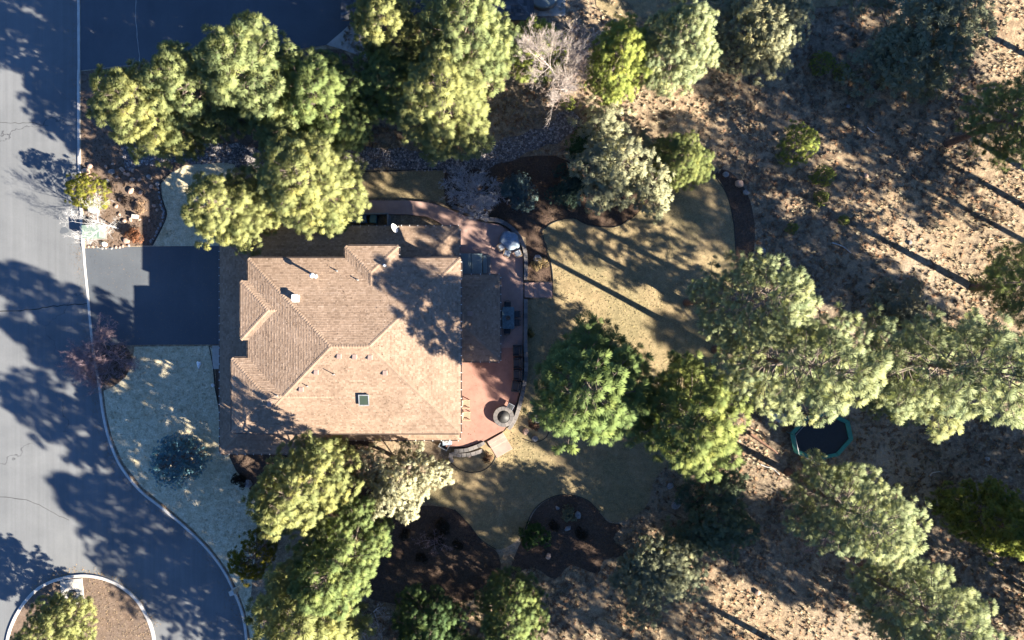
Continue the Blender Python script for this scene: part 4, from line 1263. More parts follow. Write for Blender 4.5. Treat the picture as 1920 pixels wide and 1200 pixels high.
put_tree('bare_tree', bare_meshes(16,7.0,0.8,5,0.07,'bark_purple',0.6,2,0.010,(3,4)), (1555,985), 'dark purple bare tree among the thin pines', 'tree', None, (1,1,1), 0)
put_tree('bare_shrub', bare_meshes(17,3.0,0.9,4,0.04,'bark_purple',0.5,4,0.010,(3,4)), (815,1010), 'twiggy dark shrub in the middle of the big mulch bed', 'shrub', None, (0.9,0.9,0.7), 0)

# ================================================================== OBJECTS ON THE PATIO
def at(px, py, z=0.0): return G(px, py, z)
def chair_parts(root, frame, seat_m, w=0.52, d=0.52, sh=0.44, bh=0.92, arms=True, slats=True):
    """seat faces +y; back at -y"""
    MB().bev(-w/2, -d/2, sh-0.05, w/2, d/2, sh, 0.015).build('seat', seat_m, root)
    for sx in (-1, 1):
        for sy in (-1, 1):
            x, y = sx*(w/2-0.03), sy*(d/2-0.03)
            MB().tube([(x*1.08, y*1.1, 0), (x, y, sh-0.051)], [0.02, 0.022], 6).build('leg', frame, root)
    bk = MB()
    for sx in (-1, 1): bk.tube([(sx*(w/2-0.025), -d/2+0.02, sh), (sx*(w/2-0.03), -d/2-0.09, bh)], [0.02, 0.02], 6)
    bk.tube([(-w/2+0.03, -d/2-0.09, bh), (0, -d/2-0.12, bh+0.03), (w/2-0.03, -d/2-0.09, bh)], [0.022]*3, 6)
    bk.build('back_frame', frame, root)
    n = 6 if slats else 0
    for k in range(n):
        x = -w/2 + w*(k+0.5)/n
        MB().box(x-0.02, -d/2-0.02, sh+0.01, x+0.02, -d/2-0.005, bh-0.02, Matrix.Translation((0, 0, 0)) @ Matrix.Rotation(0.0, 4, 'X')).build('back_slat', frame, root)
    if arms:
        for sx in (-1, 1):
            MB().tube([(sx*w/2, -d/2-0.03, sh+0.22), (sx*(w/2+0.03), 0, sh+0.24), (sx*w/2, d/2-0.04, sh+0.2), (sx*w/2, d/2-0.04, sh)], [0.02]*4, 6).build('armrest', frame, root)

# dining table
c = at(953, 596, PZ)
tb = tag(empty('dining_table', (c.x, c.y, PZ)), 'rounded rectangular outdoor dining table with a blue-green stone top', 'table')
mb = MB(); prof = []
hw, hl, rr = 0.56, 1.02, 0.16
for cx, cy, a0 in ((hw-rr, hl-rr, 0), (-hw+rr, hl-rr, 90), (-hw+rr, -hl+rr, 180), (hw-rr, -hl+rr, 270)):
    for k in range(6):
        a = math.radians(a0 + 90*k/5); prof.append((cx + rr*math.cos(a), cy + rr*math.sin(a)))
n = len(prof)
mb.add([(x,y,0.70) for x,y in prof] + [(x,y,0.735) for x,y in prof] + [(x*0.985,y*0.99,0.745) for x,y in prof],
       [tuple(reversed(range(n))), tuple(range(2*n,3*n))] + [(i,(i+1)%n,n+(i+1)%n,n+i) for i in range(n)] + [(n+i,n+(i+1)%n,2*n+(i+1)%n,2*n+i) for i in range(n)])
mb.build('tabletop', M['mosaic'], tb)
for sx in (-1,1):
    for sy in (-1,1): MB().tube([(sx*0.46,sy*0.9,0),(sx*0.42,sy*0.84,0.35),(sx*0.45,sy*0.88,0.699)],[0.03,0.028,0.03],7).build('leg', M['iron'], tb)
bw = tag(empty('table_bowl', (c.x, c.y, PZ+0.746)), 'dark round bowl in the middle of the dining table', 'bowl')
MB().lathe([(0.0,0.0),(0.10,0.0),(0.2,0.09),(0.21,0.1),(0.18,0.095),(0.09,0.03),(0.0,0.025)],20).build('basin', M['wood_dark'], bw)
MB().lathe([(0.11,-0.0),(0.11,0.018),(0.08,0.03)],16).build('foot_ring', M['iron'], bw)
def dchair(px, py, rz, label):
    p = at(px, py, PZ); r = tag(empty('dining_chair', (p.x, p.y, PZ), rz), label, 'chair', 'dining chairs'); chair_parts(r, M['iron'], M['dark_cushion'])
dchair(952,572,math.pi,'black iron dining chair at the head of the blue-green table nearer the hot tub')
dchair(951,620,0,'black iron dining chair at the table end facing the dark sofa row')
dchair(969,589,math.pi/2,'black iron dining chair on the wall side of the table, nearer the pink steps')
dchair(969,605,math.pi/2,'black iron dining chair on the wall side of the table, nearer the sofa row')
dchair(936,589,-math.pi/2,'black iron dining chair tucked on the sunroom side, nearer the hot tub')
dchair(936,605,-math.pi/2,'black iron dining chair tucked on the sunroom side, nearer the sofa row')

# row of dark lounge seats along the wall
def lounge(px, py, rz, label):
    p = at(px, py, PZ); r = tag(empty('lounge_chair', (p.x, p.y, PZ), rz), label, 'armchair', 'lounge seats along the wall')
    MB().bev(-0.5,-0.42,0.05,0.5,0.42,0.28,0.03).build('base', M['dark_wicker'], r)
    MB().bev(-0.37,-0.28,0.282,0.37,0.42,0.43,0.05).build('seat_cushion', M['dark_cushion'], r)
    MB().bev(-0.5,-0.44,0.282,0.5,-0.29,0.80,0.04).build('backrest', M['dark_wicker'], r)
    for sx in (-1,1): MB().bev(sx*0.44-0.06,-0.288,0.282,sx*0.44+0.06,0.42,0.60,0.03).build('armrest', M['dark_wicker'], r)
    MB().bev(-0.36,-0.285,0.435,0.36,-0.15,0.78,0.05).build('back_cushion', M['dark_cushion'], r)
lounge(970,657,math.pi/2,'charcoal wicker armchair at the dining end of the row along the seat wall')
lounge(971,680,math.pi/2,'charcoal wicker armchair second along the seat wall from the dining table')
lounge(971,702,math.pi/2,'charcoal wicker armchair second along the seat wall from the fire pit')
lounge(968,724,math.pi/2-0.15,'charcoal wicker armchair at the fire pit end of the row')

# fire pit
c = at(944, 780, PZ)
fp = tag(empty('fire_pit', (c.x, c.y, PZ)), 'round stone fire pit with a dark bowl near the red steps', 'fire pit')
for k in range(14):
    a0 = 2*math.pi*k/14 + 0.012; a1 = 2*math.pi*(k+1)/14 - 0.012
    vs = []
    for z, g in ((0.0,0.0),(0.46,0.0),(0.5,0.02)):
        for (r, a) in ((0.58+g,a0),(0.58+g,(a0+a1)/2),(0.58+g,a1),(0.96-g,a1),(0.96-g,(a0+a1)/2),(0.96-g,a0)):
            vs.append((r*math.cos(a), r*math.sin(a), z + (0.006*math.sin(k*5.1) if z else 0)))
    fs = [tuple(range(12,18))[::-1]] + [(i,(i+1)%6,6+(i+1)%6,6+i) for i in range(6)] + [(6+i,6+(i+1)%6,12+(i+1)%6,12+i) for i in range(6)]
    o = MB().add(vs, fs); me = o.mesh('ring_stone'); me.materials.append(M['capstone']); set_shade(me, [0.35+0.5*random.random()]*len(me.polygons))
    link('ring_stone', me, None, fp)
MB().lathe([(0.0,0.1),(0.45,0.12),(0.56,0.3),(0.575,0.47),(0.53,0.47),(0.5,0.34),(0.38,0.2),(0.0,0.16)][0:4],24).build('bowl', M['iron'], fp)
def rock_mesh(seed, m, flat=0.7):
    rnd = random.Random(seed)
    bm = bmesh.new(); bmesh.ops.create_icosphere(bm, subdivisions=2, radius=1.0)
    offs = [Vector((rnd.gauss(0,1), rnd.gauss(0,1), rnd.gauss(0,1))).normalized() for _ in range(9)]
    cut = [rnd.uniform(0.55, 0.95) for _ in offs]
    for v in bm.verts:
        for o, cc in zip(offs, cut):
            d = v.co.dot(o)
            if d > cc: v.co -= o*(d-cc)*0.9
        v.co += Vector((rnd.gauss(0,1), rnd.gauss(0,1), rnd.gauss(0,1)))*0.03
        v.co.z *= flat
    me = bpy.data.meshes.new('boulder'); bm.to_mesh(me); bm.free(); me.materials.append(m); return me
ROCKS = {k: [rock_mesh(i*7+j, M[k]) for j in range(4)] for i, k in enumerate(('rock_tan','rock_grey','rock_white'))}
def rock(px, py, r, kind, label, group=None, name='boulder', zz=0.0):
    p = at(px, py, zz); me = random.choice(ROCKS[kind])
    o = link(name, me, None, None, (p.x, p.y, zz + r*0.35), random.uniform(0, 6.28)); o.scale = (r*random.uniform(0.85,1.15), r*random.uniform(0.75,1.0), r*random.uniform(0.8,1.1))
    return tag(o, label, 'rock', group)
for dx, dy, kk, rr in ((-0.14,0.12,'rock_white',0.24),(0.2,-0.02,'rock_grey',0.22),(0.14,-0.3,'rock_grey',0.2)):
    o = link('fire_stone', random.choice(ROCKS[kk]), None, fp, (dx,dy,0.26), random.uniform(0,6)); o.scale = (rr,rr*0.85,rr*0.6)
c = at(957, 762, PZ)
st = tag(empty('side_table', (c.x, c.y, PZ), -0.5), 'small square metal side table with open frame beside the fire pit', 'side table')
for a in ((-0.3,-0.3,0.3,-0.24),(-0.3,0.24,0.3,0.3),(-0.3,-0.239,-0.24,0.239),(0.24,-0.239,0.3,0.239)): MB().box(a[0],a[1],0.42,a[2],a[3],0.46).build('frame_rail', M['galv'], st)
MB().box(-0.238,-0.238,0.425,0.238,0.238,0.44).build('tabletop', M['dark_cushion'], st)
for sx in (-1,1):
    for sy in (-1,1): MB().box(sx*0.27-0.025,sy*0.27-0.025,0,sx*0.27+0.025,sy*0.27+0.025,0.419).build('leg', M['galv'], st)

# slatted wooden loungers by the wall
def slat_chair(px, py, rz, label):
    p = at(px, py, PZ); r = tag(empty('wooden_chair', (p.x, p.y, PZ), rz), label, 'chair', 'slatted wooden chairs')
    for k in range(5): MB().box(-0.3,-0.26+k*0.115,0.36-0.012*(4-k),0.3,-0.16+k*0.115,0.385-0.012*(4-k)).build('seat_slat', M['wood'], r)
    for k in range(5):
        x=-0.3+k*0.125; MB().add([(x,-0.28,0.3),(x+0.1,-0.28,0.3),(x+0.1,-0.55,0.98),(x,-0.55,0.98),(x,-0.31,0.3),(x+0.1,-0.31,0.3),(x+0.1,-0.58,0.97),(x,-0.58,0.97)],[(0,1,2,3),(7,6,5,4),(0,4,5,1),(1,5,6,2),(2,6,7,3),(3,7,4,0)]).build('back_slat', M['wood'], r)
    for sx in (-1,1):
        MB().bev(sx*0.37-0.06,-0.4,0.54,sx*0.37+0.06,0.34,0.575,0.01).build('armrest', M['wood'], r)
        MB().box(sx*0.35-0.03,0.24,0,sx*0.35+0.03,0.31,0.539).build('leg', M['wood'], r)
        MB().box(sx*0.35-0.03,-0.36,0,sx*0.35+0.03,-0.29,0.539).build('leg', M['wood'], r)
slat_chair(875,757,-math.pi/2,'weathered slatted wooden chair against the wall, nearer the sunroom')
slat_chair(876,779,-math.pi/2,'weathered slatted wooden chair against the wall, nearer the red steps')

# hot tub
c = at(884, 496, PZ)
ht = tag(empty('hot_tub', (c.x, c.y, PZ)), 'square hot tub with grey-green folding cover tucked beside the sunroom', 'hot tub')
MB().bev(-1.0,-0.92,0,1.0,0.92,0.82,0.05).build('cabinet', M['spa_shell'], ht)
MB().bev(-1.04,-0.96,0.822,-0.01,0.96,0.94,0.05).build('cover_half', M['spa_cover'], ht)
MB().bev(0.01,-0.96,0.822,1.04,0.96,0.94,0.05).build('cover_half', M['spa_cover'], ht)
MB().bev(1.06,-0.85,0,1.42,0.85,0.42,0.03).build('spa_step', M['spa_cover'], ht)
MB().bev(1.42,-0.85,0,1.78,0.85,0.21,0.03).build('spa_step', M['patio_pale'] if False else M['spa_shell'], ht)

# covered patio set
c = at(956, 452, PZ)
ct = tag(empty('covered_table', (c.x, c.y, PZ), -0.6), 'patio table under a crumpled blue-grey cover beside the curved wall', 'covered table')
rnd = random.Random(3)
def wob(an, z): return 1 + 0.05*math.sin(5*an+1) + 0.035*math.sin(11*an+2)*(1.2-z)
mb = MB().lathe([(0.95,0.05),(0.88,0.35),(0.84,0.66),(0.78,0.74),(0.5,0.78),(0.25,0.80),(0.0,0.86)],40,wob=wob)
mb.v = [(x*1.1,y*0.92,z+0.02*math.sin(9*x)+0.02*math.cos(8*y)) for x,y,z in mb.v]
mb.build('cover', M['tarp'], ct)
MB().tube([(0,0,0),(0,0,0.7)],[0.3,0.05],10).build('pedestal', M['iron'], ct)
def pchair(px, py, rz, label, fr='wood'):
    p = at(px, py, PZ); r = tag(empty('patio_chair', (p.x, p.y, PZ), rz), label, 'chair', 'cushioned chairs round the covered table')
    chair_parts(r, M[fr], M[fr], 0.58, 0.56, 0.38, 0.85, True, True)
    MB().bev(-0.27,-0.24,0.382,0.27,0.27,0.48,0.04).build('cushion', M['cushion'], r)
pchair(940,464,math.radians(-55),'cedar chair with pale cushion at the covered table, house side')
pchair(951,476,math.radians(-20),'cedar chair with pale cushion at the covered table, facing the hot tub side')
pchair(971,476,math.radians(25),'cedar chair with pale cushion at the covered table, pushed against the seat wall')
for px, py, a, lab in ((965,438,-0.75,'brown wooden bench seat along the curved wall, nearer the walkway'),(975,451,-0.95,'brown wooden bench seat along the curved wall, nearer the steps')):
    p = at(px, py, PZ); r = tag(empty('bench', (p.x, p.y, PZ), a), lab, 'bench', 'benches along the curved wall')
    for k in range(4): MB().box(-0.4,-0.2+k*0.1,0.40,0.4,-0.11+k*0.1,0.43).build('seat_slat', M['wood_dark'], r)
    for sx in (-1,1): MB().box(sx*0.33-0.03,-0.18,0,sx*0.33+0.03,0.18,0.399).build('leg', M['wood_dark'], r)

# air conditioner and meter cabinet by the wall corner
c = at(839, 823)
ac = tag(empty('air_conditioner', (c.x, c.y, 0.02), 0.1), 'blue-grey air conditioner with a round fan grille at the wall corner', 'air conditioner')
MB().bev(-0.42,-0.42,0.0,0.42,0.42,0.85,0.03).build('cabinet', M['tarp'], ac)
gr = MB()
for k in range(4): gr.lathe([(0.10+0.08*k,0.855),(0.10+0.08*k,0.875),(0.115+0.08*k,0.875),(0.115+0.08*k,0.855)],20)
for k in range(4):
    a = k*math.pi/4; gr.box(-0.36,-0.008,0.856,0.36,0.008,0.868,Matrix.Rotation(a,4,'Z'))
gr.build('fan_grille', M['white'], ac)
c = at(834, 833)
ub = tag(empty('window_well', (c.x, c.y, 0.02), -0.5), 'dark open-framed box beside the air conditioner', 'box')
for a in ((-0.45,-0.4,0.45,-0.34),(-0.45,0.34,0.45,0.4),(-0.45,-0.339,-0.39,0.339),(0.39,-0.339,0.45,0.339)): MB().box(a[0],a[1],0.0,a[2],a[3],0.4).build('side_panel', M['galv'], ub)
MB().box(-0.388,-0.338,0.0,0.388,0.338,0.08).build('floor_panel', M['mat_black'], ub)

# fenced bin store on the walkway side
c = at(690, 405)
fs_ = tag(empty('bin_enclosure', (c.x, c.y, 0)), 'grey slatted fence around the bins between walkway and wall', 'fence')
x0, x1 = at(652,0).x - c.x, at(733,0).x - c.x
nS = 26
for k in range(nS):
    xa = x0 + (x1-x0)*k/nS
    MB().box(xa,-0.03,0.05,xa+(x1-x0)/nS-0.02,0.0,1.5).build('fence_board', M['fence'], fs_)
for k in range(8): MB().box(x1-0.03,-0.05-0.15*(k+1),0.05,x1,-0.07-0.15*k,1.5).build('fence_board', M['fence'], fs_)
MB().box(x0,-0.07,1.505,x1+0.03,0.07,1.56).build('top_rail', M['fence'], fs_)
MB().box(x1-0.09,-1.3,1.505,x1+0.03,-0.072,1.558).build('top_rail', M['fence'], fs_)
def bin_(px, py, m, label, rz=0.0):
    p = at(px, py); r = tag(empty('wheelie_bin', (p.x, p.y, 0.02), rz), label, 'bin', 'bins in the fenced store')
    MB().add([(-0.24,-0.3,0.06),(0.24,-0.3,0.06),(0.24,0.26,0.06),(-0.24,0.26,0.06),(-0.3,-0.36,1.0),(0.3,-0.36,1.0),(0.3,0.34,1.0),(-0.3,0.34,1.0)],[(3,2,1,0),(4,5,6,7),(0,1,5,4),(1,2,6,5),(2,3,7,6),(3,0,4,7)]).build('body', m, r)
    MB().bev(-0.32,-0.40,1.002,0.32,0.37,1.06,0.025).build('lid', m, r)
    for sx in (-1,1): MB().lathe([(0.0,-0.03),(0.1,-0.03),(0.1,0.03),(0.0,0.03)],12,(0,0,0)).build('wheel', M['mat_black'], r, (sx*0.27,0.28,0.1)).rotation_euler = (0,math.pi/2,0)
bin_(668,413,M['bin_blue'],'blue wheelie bin at the house-corner end of the fenced store')
bin_(685,413,M['bin_blue'],'blue wheelie bin in the middle of the fenced store',0.1)
bin_(704,413,M['bin_green'],'teal wheelie bin nearest the dish end of the fenced store',-0.1)

# ================================================================== FRONT BED
c = at(182, 436)
tf = tag(empty('utility_cabinet', (c.x, c.y, 0), 0.05), 'sage green steel utility cabinet on a pad under the white aspen', 'utility box')
MB().bev(-0.88,-0.68,0,0.88,0.68,0.1,0.02).build('pad', M['wallstone'], tf)
MB().bev(-0.8,-0.6,0.102,0.8,0.6,0.95,0.06).build('cabinet', M['util_green'], tf)
MB().bev(-0.82,-0.62,0.952,0.82,0.62,1.02,0.03).build('lid', M['util_green'], tf)
def ubox(px, py, w, d, h, label, m='util_tan', rz=0.0):
    p = at(px, py); r = tag(empty('utility_box', (p.x, p.y, 0), rz), label, 'utility box')
    MB().bev(-w/2,-d/2,0,w/2,d/2,h,0.03).build('case', M[m], r)
    MB().bev(-w/2-0.02,-d/2-0.02,h+0.002,w/2+0.02,d/2+0.02,h+0.05,0.015).build('lid', M[m], r)
ubox(180,394,0.62,0.55,0.7,'cream utility box beside the young round kerb pine',rz=0.1)
ubox(256,407,0.45,0.35,0.4,'small white utility box beside the tan grass clump',rz=-0.1)
ubox(443,1104,0.42,0.38,1.05,'small white post box on the curved kerb','util_tan',0.3)
p = at(374, 683); mb = MB().lathe([(0.26,0.0),(0.3,0.06),(0.22,0.16),(0.08,0.2),(0.0,0.21)],14,wob=lambda a,z: 1+0.3*math.sin(3*a+5*z)+0.15*math.sin(7*a))
o = mb.build('crumpled_bag', M['white'], None, (p.x,p.y,0.046)); o.scale = (0.7,1.1,1); tag(o,'crumpled white plastic bag lying on the front lawn','bag')

rocksF = [(197,458,0.30,'rock_white','oval white boulder between the green cabinet and the driveway'),
 (163,322,0.42,'rock_tan','large pinkish boulder at the kerb above the young round pine'),(171,312,0.32,'rock_tan','pinkish boulder touching the large one at the kerb'),(172,330,0.24,'rock_tan','small pinkish rock wedged below the kerb boulders'),
 (211,322,0.36,'rock_grey','pale grey angular boulder in the shaded row of rocks'),
 (247,358,0.33,'rock_tan','round rust-pink boulder alone on the brown soil'),
 (266,362,0.28,'rock_tan','pale pink boulder beside the lone rust-pink one')]
for r in rocksF: rock(r[0],r[1],r[2],r[3],r[4])
for px, py, rr in ((213,308,.2),(230,318,.26),(242,327,.25),(250,320,.22),(221,333,.2),(203,340,.26),(250,337,.25),(200,313,.2),(235,326,.2),(263,337,.2),(281,332,.3),(285,350,.25),(296,345,.25)):
    rock(px,py,rr,random.choice(('rock_tan','rock_grey')),'angular rock in the row where the brown soil meets the creek gravel','rocks along the creek gravel')
for px, py, rr in ((203,379,.24),(226,374,.22),(219,387,.2),(225,402,.18),(258,378,.2),(234,415,.22),(246,412,.26),(290,386,.22),(296,394,.18),(238,452,.3),(262,412,.15),(281,414,.14)):
    rock(px,py,rr,'rock_tan','fist-to-bucket sized pink rock scattered on the brown soil around the utility boxes','rocks scattered in the front bed')
ed = [(168,462),(176,464),(184,465),(192,466),(200,465),(209,465),(217,464),(225,463),(233,462),(241,461),(163,452),(161,443)]
for px, py in ed: rock(px+random.uniform(-2,2),py+random.uniform(-1.5,1),random.uniform(.09,.16),random.choice(('rock_tan','rock_tan','rock_grey')),'small pale edging stone along the driveway side of the front bed','edging stones by the driveway')
for k in range(22):
    t = k/21; q = smooth_poly([(302,352),(305,372),(310,390),(313,402),(306,420),(298,436),(288,452)],False,6); a = q[int(t*(len(q)-1))]
    rock(a[0]-4+random.uniform(-2,2),a[1],random.uniform(.1,.17),'rock_grey','fist-sized grey stone edging the dark curve beside the side lawn','edging stones by the side lawn')
# back garden rocks
for r in ((1008,487,0.5,'rock_grey','big grey boulder between the curved wall and the lawn edging'),(1019,490,0.3,'rock_tan','tan rock beside the big grey boulder'),
          (1008,785,0.55,'rock_grey','largest boulder in the round bed by the fire pit'),(985,808,0.36,'rock_tan','brown boulder at the wall side of the round bed'),(1003,822,0.36,'rock_grey','pale boulder at the lawn side of the round bed'),
          (880,853,0.3,'rock_tan','pinkish boulder inside the oval bed below the low wall'),(1065,990,0.32,'rock_grey','grey boulder in the dark crescent bed'),(1083,965,0.4,'rock_grey','broad flat boulder beside the small grey shrub'),
          (1045,952,0.24,'rock_grey','small boulder at the head of the crescent bed'),(764,963,0.42,'rock_grey','grey boulder at the edge of the big mulch bed under the cream juniper'),
          (1280,884,0.45,'rock_tan','tan boulder under the golden-tipped pine by the lawn corner'),(1256,910,0.42,'rock_grey','grey boulder in the lawn corner bed'),(1268,945,0.55,'rock_grey','dark broad boulder among shrubs past the lawn corner'),
          (1360,328,0.4,'rock_grey','dark boulder at the top of the strip bed beside the lawn'),(1385,345,0.45,'rock_tan','tan boulder on the slope side of the strip bed'),(1398,362,0.35,'rock_grey','dark boulder lower down the strip bed'),
          (1028,1042,0.32,'rock_tan','lone brown rock below the crescent bed'),(400,722,0.22,'rock_white','white rock in the narrow bed against the front wall'),(466,905,0.5,'rock_grey','bluish boulder in the shade at the tip of the wall bed'),
          (620,972,0.35,'rock_grey','grey boulder between the yellow pine and the cream juniper'),(1060,168,0.35,'rock_white','pale boulder at the foot of the rosy bare bush')):
    rock(*r)

# ================================================================== SLOPE
c = at(1532, 815)
tp = tag(empty('trampoline', (c.x, c.y, 0), 0.2), 'trampoline with green pads and a dark mat under the tall pines', 'trampoline')
n = 8; Rt = 2.9
def oct(r, z, k): a = 2*math.pi*(k+0.5)/n; return (r*1.05*math.cos(a), r*0.78*math.sin(a), z)
MB().add([oct(Rt-0.42,0.86,k) for k in range(n)]+[oct(Rt-0.42,0.84,k) for k in range(n)],[tuple(range(n)),tuple(reversed(range(n,2*n)))]).build('mat', M['mat_black'], tp)
for k in range(n):
    a,b = k,k+1
    P_ = [Vector(oct(Rt-0.44,0.90,a)),Vector(oct(Rt-0.44,0.90,b)),Vector(oct(Rt,0.90,b)),Vector(oct(Rt,0.90,a))]
    cc = sum(P_,Vector())/4; P_ = [cc+(p-cc)*0.985 for p in P_]
    MB().add([*P_,*[p+Vector((0,0,0.07)) if i in(0,1,2,3) else p for i,p in enumerate(P_)]],[(3,2,1,0),(4,5,6,7),(0,1,5,4),(1,2,6,5),(2,3,7,6),(3,0,4,7)]).build('pad', M['green_pad'], tp)
    p0 = Vector(oct(Rt-0.1,0,a)); p1 = Vector(oct(Rt-0.12,0.895,a))
    MB().tube([p0,p1],[0.035,0.035],7).build('leg', M['galv'], tp)
    if k in (2,3,4,5):
        MB().tube([Vector(oct(Rt+0.03,0.3,a)),Vector(oct(Rt+0.06,2.3,a))],[0.03,0.03],7).build('net_pole', M['green_pad'], tp)
rl = MB()
for k in (2,3,4): rl.tube([Vector(oct(Rt+0.06,2.28,k)),Vector(oct(Rt+0.06,2.28,k+1))],[0.02,0.02],6)
rl.build('net_rail', M['galv'], tp)
c = at(1457, 778)
o = MB().bev(-0.9,-0.5,0,0.9,0.5,0.06,0.01).build('board_platform', M['galv'], None, (c.x,c.y,0.01), -0.6); tag(o,'flat grey board lying on the ground by the trampoline','board')
def branch(pts, r, label, m='bark_white', name='fallen_branch'):
    P_=[G(p[0],p[1],0.05+r) for p in smooth_poly(pts,False,4)]; n=len(P_)
    tag(MB().tube(P_,[r*(1-0.6*k/n) for k in range(n)],7).build(name, M[m]),label,'branch')
branch([(1744,892),(1748,887),(1757,885),(1763,884)],0.07,'pale curved fallen branch on the shaded slope')
branch([(1626,238),(1634,246),(1640,249)],0.05,'short grey fallen branch below the dusky juniper','bark_grey')

# ================================================================== UNCOUNTABLE GROUND COVER
patio_poly = [(640,372),(838,388),(990,420),(1040,528),(1040,560),(990,560),(990,700),(950,840),(860,880),(845,850),(836,838),(404,860),(404,440),(640,440)]
BLOCK = LAWNS + mulch_beds + [patio_poly, creek_poly, drive_poly, nd_poly, road_poly, isl]
def vnoise(x, y, s, seed):
    xi, yi = np.floor(x*s).astype(int), np.floor(y*s).astype(int)
    fx, fy = x*s - xi, y*s - yi
    def hsh(a, b):
        v = np.sin(a*127.1 + b*311.7 + seed*74.7)*43758.5453
        return v - np.floor(v)
    fx = fx*fx*(3-2*fx); fy = fy*fy*(3-2*fy)
    return (hsh(xi,yi)*(1-fx) + hsh(xi+1,yi)*fx)*(1-fy) + (hsh(xi,yi+1)*(1-fx) + hsh(xi+1,yi+1)*fx)*fy
def np_inside(X, Y, poly):
    c = np.zeros(len(X), bool); n = len(poly); j = n-1
    for i in range(n):
        xi, yi = poly[i]; xj, yj = poly[j]
        if yi != yj:
            m = ((yi > Y) != (yj > Y)) & (X < (xj-xi)*(Y-yi)/(yj-yi) + xi); c ^= m
        j = i
    return c
def scatter(n, box, block, keep=None, mask=None, seed=1):
    rng = np.random.default_rng(seed)
    X = rng.uniform(box[0], box[2], n); Y = rng.uniform(box[1], box[3], n)
    ok = np.ones(n, bool)
    for b in block: ok &= ~np_inside(X, Y, b)
    if keep is not None:
        k = np.zeros(n, bool)
        for b in keep: k |= np_inside(X, Y, b)
        ok &= k
    if mask is not None: ok &= mask(X, Y, rng)
    return X[ok], Y[ok], rng
def blades(name, X, Y, rng, z0, nb, rad, hgt, wid, col, m, lean=1.0):
    n = len(X)
    C = np.stack([(X-960)/S, (600-Y)/S, np.full(n, z0)], 1)
    size = rng.uniform(0.55, 1.3, n)[:, None, None]
    an = rng.uniform(0, 2*np.pi, (n, nb)); rr = rng.uniform(0.25, 1.0, (n, nb))
    d = np.stack([np.cos(an)*rr*rad*lean, np.sin(an)*rr*rad*lean, (1.1-0.5*rr)*hgt], -1)*size
    b0 = C[:, None, :] + np.stack([np.cos(an)*rad*0.15, np.sin(an)*rad*0.15, np.zeros_like(an)], -1)
    s = np.stack([-np.sin(an), np.cos(an), np.zeros_like(an)], -1)*wid*size
    V = np.stack([b0 - s, b0 + s, b0 + d], 2).reshape(-1, 3, 3)
    nr = unit(np.stack([np.cos(an)*0.7, np.sin(an)*0.7, np.ones_like(an)*0.9], -1))
    N = np.repeat(nr.reshape(-1, 1, 3), 3, 1)
    sh = np.clip(rng.normal(0.5, 0.25, n), 0, 0.95)
    me = tri_mesh(name, V, np.repeat(sh, nb), N, m)
    o = link(name, me); o.color = (*col, 1)
    return o
clump = lambda X, Y, rng: (vnoise(X, Y, 0.02, 1)*0.55 + vnoise(X, Y, 0.06, 2)*0.45) > rng.uniform(0.15, 0.8, len(X))
X, Y, rng = scatter(60000, (640, -60, 1990, 1260), BLOCK, None, clump, 3)
sel = (X > 1010) | (Y < 330) | (Y > 1040)
X, Y = X[sel], Y[sel]
k = len(X)//3
tag(blades('dry_grass', X[:k], Y[:k], rng, 0, 9, 0.30, 0.26, 0.035, (0.31,0.255,0.185), M['drygrass']), 'straw-coloured dry bunch grass over the open slope', 'grass', kind='stuff')
tag(blades('dry_grass', X[k:2*k], Y[k:2*k], rng, 0, 8, 0.24, 0.22, 0.035, (0.26,0.185,0.13), M['drygrass']), 'brown dry tufts mixed through the bunch grass', 'grass', kind='stuff')
tag(blades('ground_litter', X[2*k:], Y[2*k:], rng, 0.0, 8, 0.26, 0.10, 0.045, (0.18,0.105,0.07), M['drygrass'], 1.3), 'dark red-brown needle litter under the pines', 'litter', kind='stuff')
# short grass on the lawns
X, Y, rng = scatter(30000, (560, 300, 1400, 1040), [patio_poly]+mulch_beds, LAWNS, None, 5)
tag(blades('lawn_grass', X, Y, rng, 0.045, 5, 0.09, 0.055, 0.018, (0.29,0.235,0.135), M['drygrass']), 'short dormant grass of the back lawn', 'grass', kind='stuff')
X, Y, rng = scatter(8000, (190, 300, 505, 1210), [patio_poly], LAWNS, None, 6)
tag(blades('lawn_grass', X, Y, rng, 0.045, 5, 0.10, 0.06, 0.02, (0.37,0.31,0.205), M['drygrass']), 'short frosted grass of the front lawn', 'grass', kind='stuff')
# mulch chips and dead leaves
X, Y, rng = scatter(60000, (150, 90, 1420, 1140), LAWNS+[patio_poly,drive_poly], mulch_beds+[bed_poly], None, 7)
tag(blades('bark_chips', X, Y, rng, 0.016, 3, 0.12, 0.03, 0.03, (0.10,0.065,0.046), M['drygrass'], 1.2), 'brown bark chips strewn over the garden beds', 'mulch', kind='stuff')
# fallen needles blown against the island kerb
rng = np.random.default_rng(9); t = rng.uniform(2.9, 6.0, 900); rr = 1.0 + np.abs(rng.normal(0, 0.06, 900))
X = 150 + 139*rr*np.cos(t); Y = 1215 + 137*rr*np.sin(t)
ok = (X > 60)
tag(blades('fallen_needles', X[ok], Y[ok], rng, 0.014, 3, 0.09, 0.02, 0.018, (0.30,0.19,0.10), M['drygrass'], 1.3), 'tan fallen needles blown against the island kerb', 'litter', kind='stuff')
X, Y, rng = scatter(1500, (70,1085,285,1200), [], [isl], None, 10)
tag(blades('fallen_needles', X, Y, rng, 0.10, 4, 0.10, 0.03, 0.02, (0.22,0.16,0.11), M['drygrass'], 1.2), 'brown litter on the soil of the traffic island', 'litter', kind='stuff')
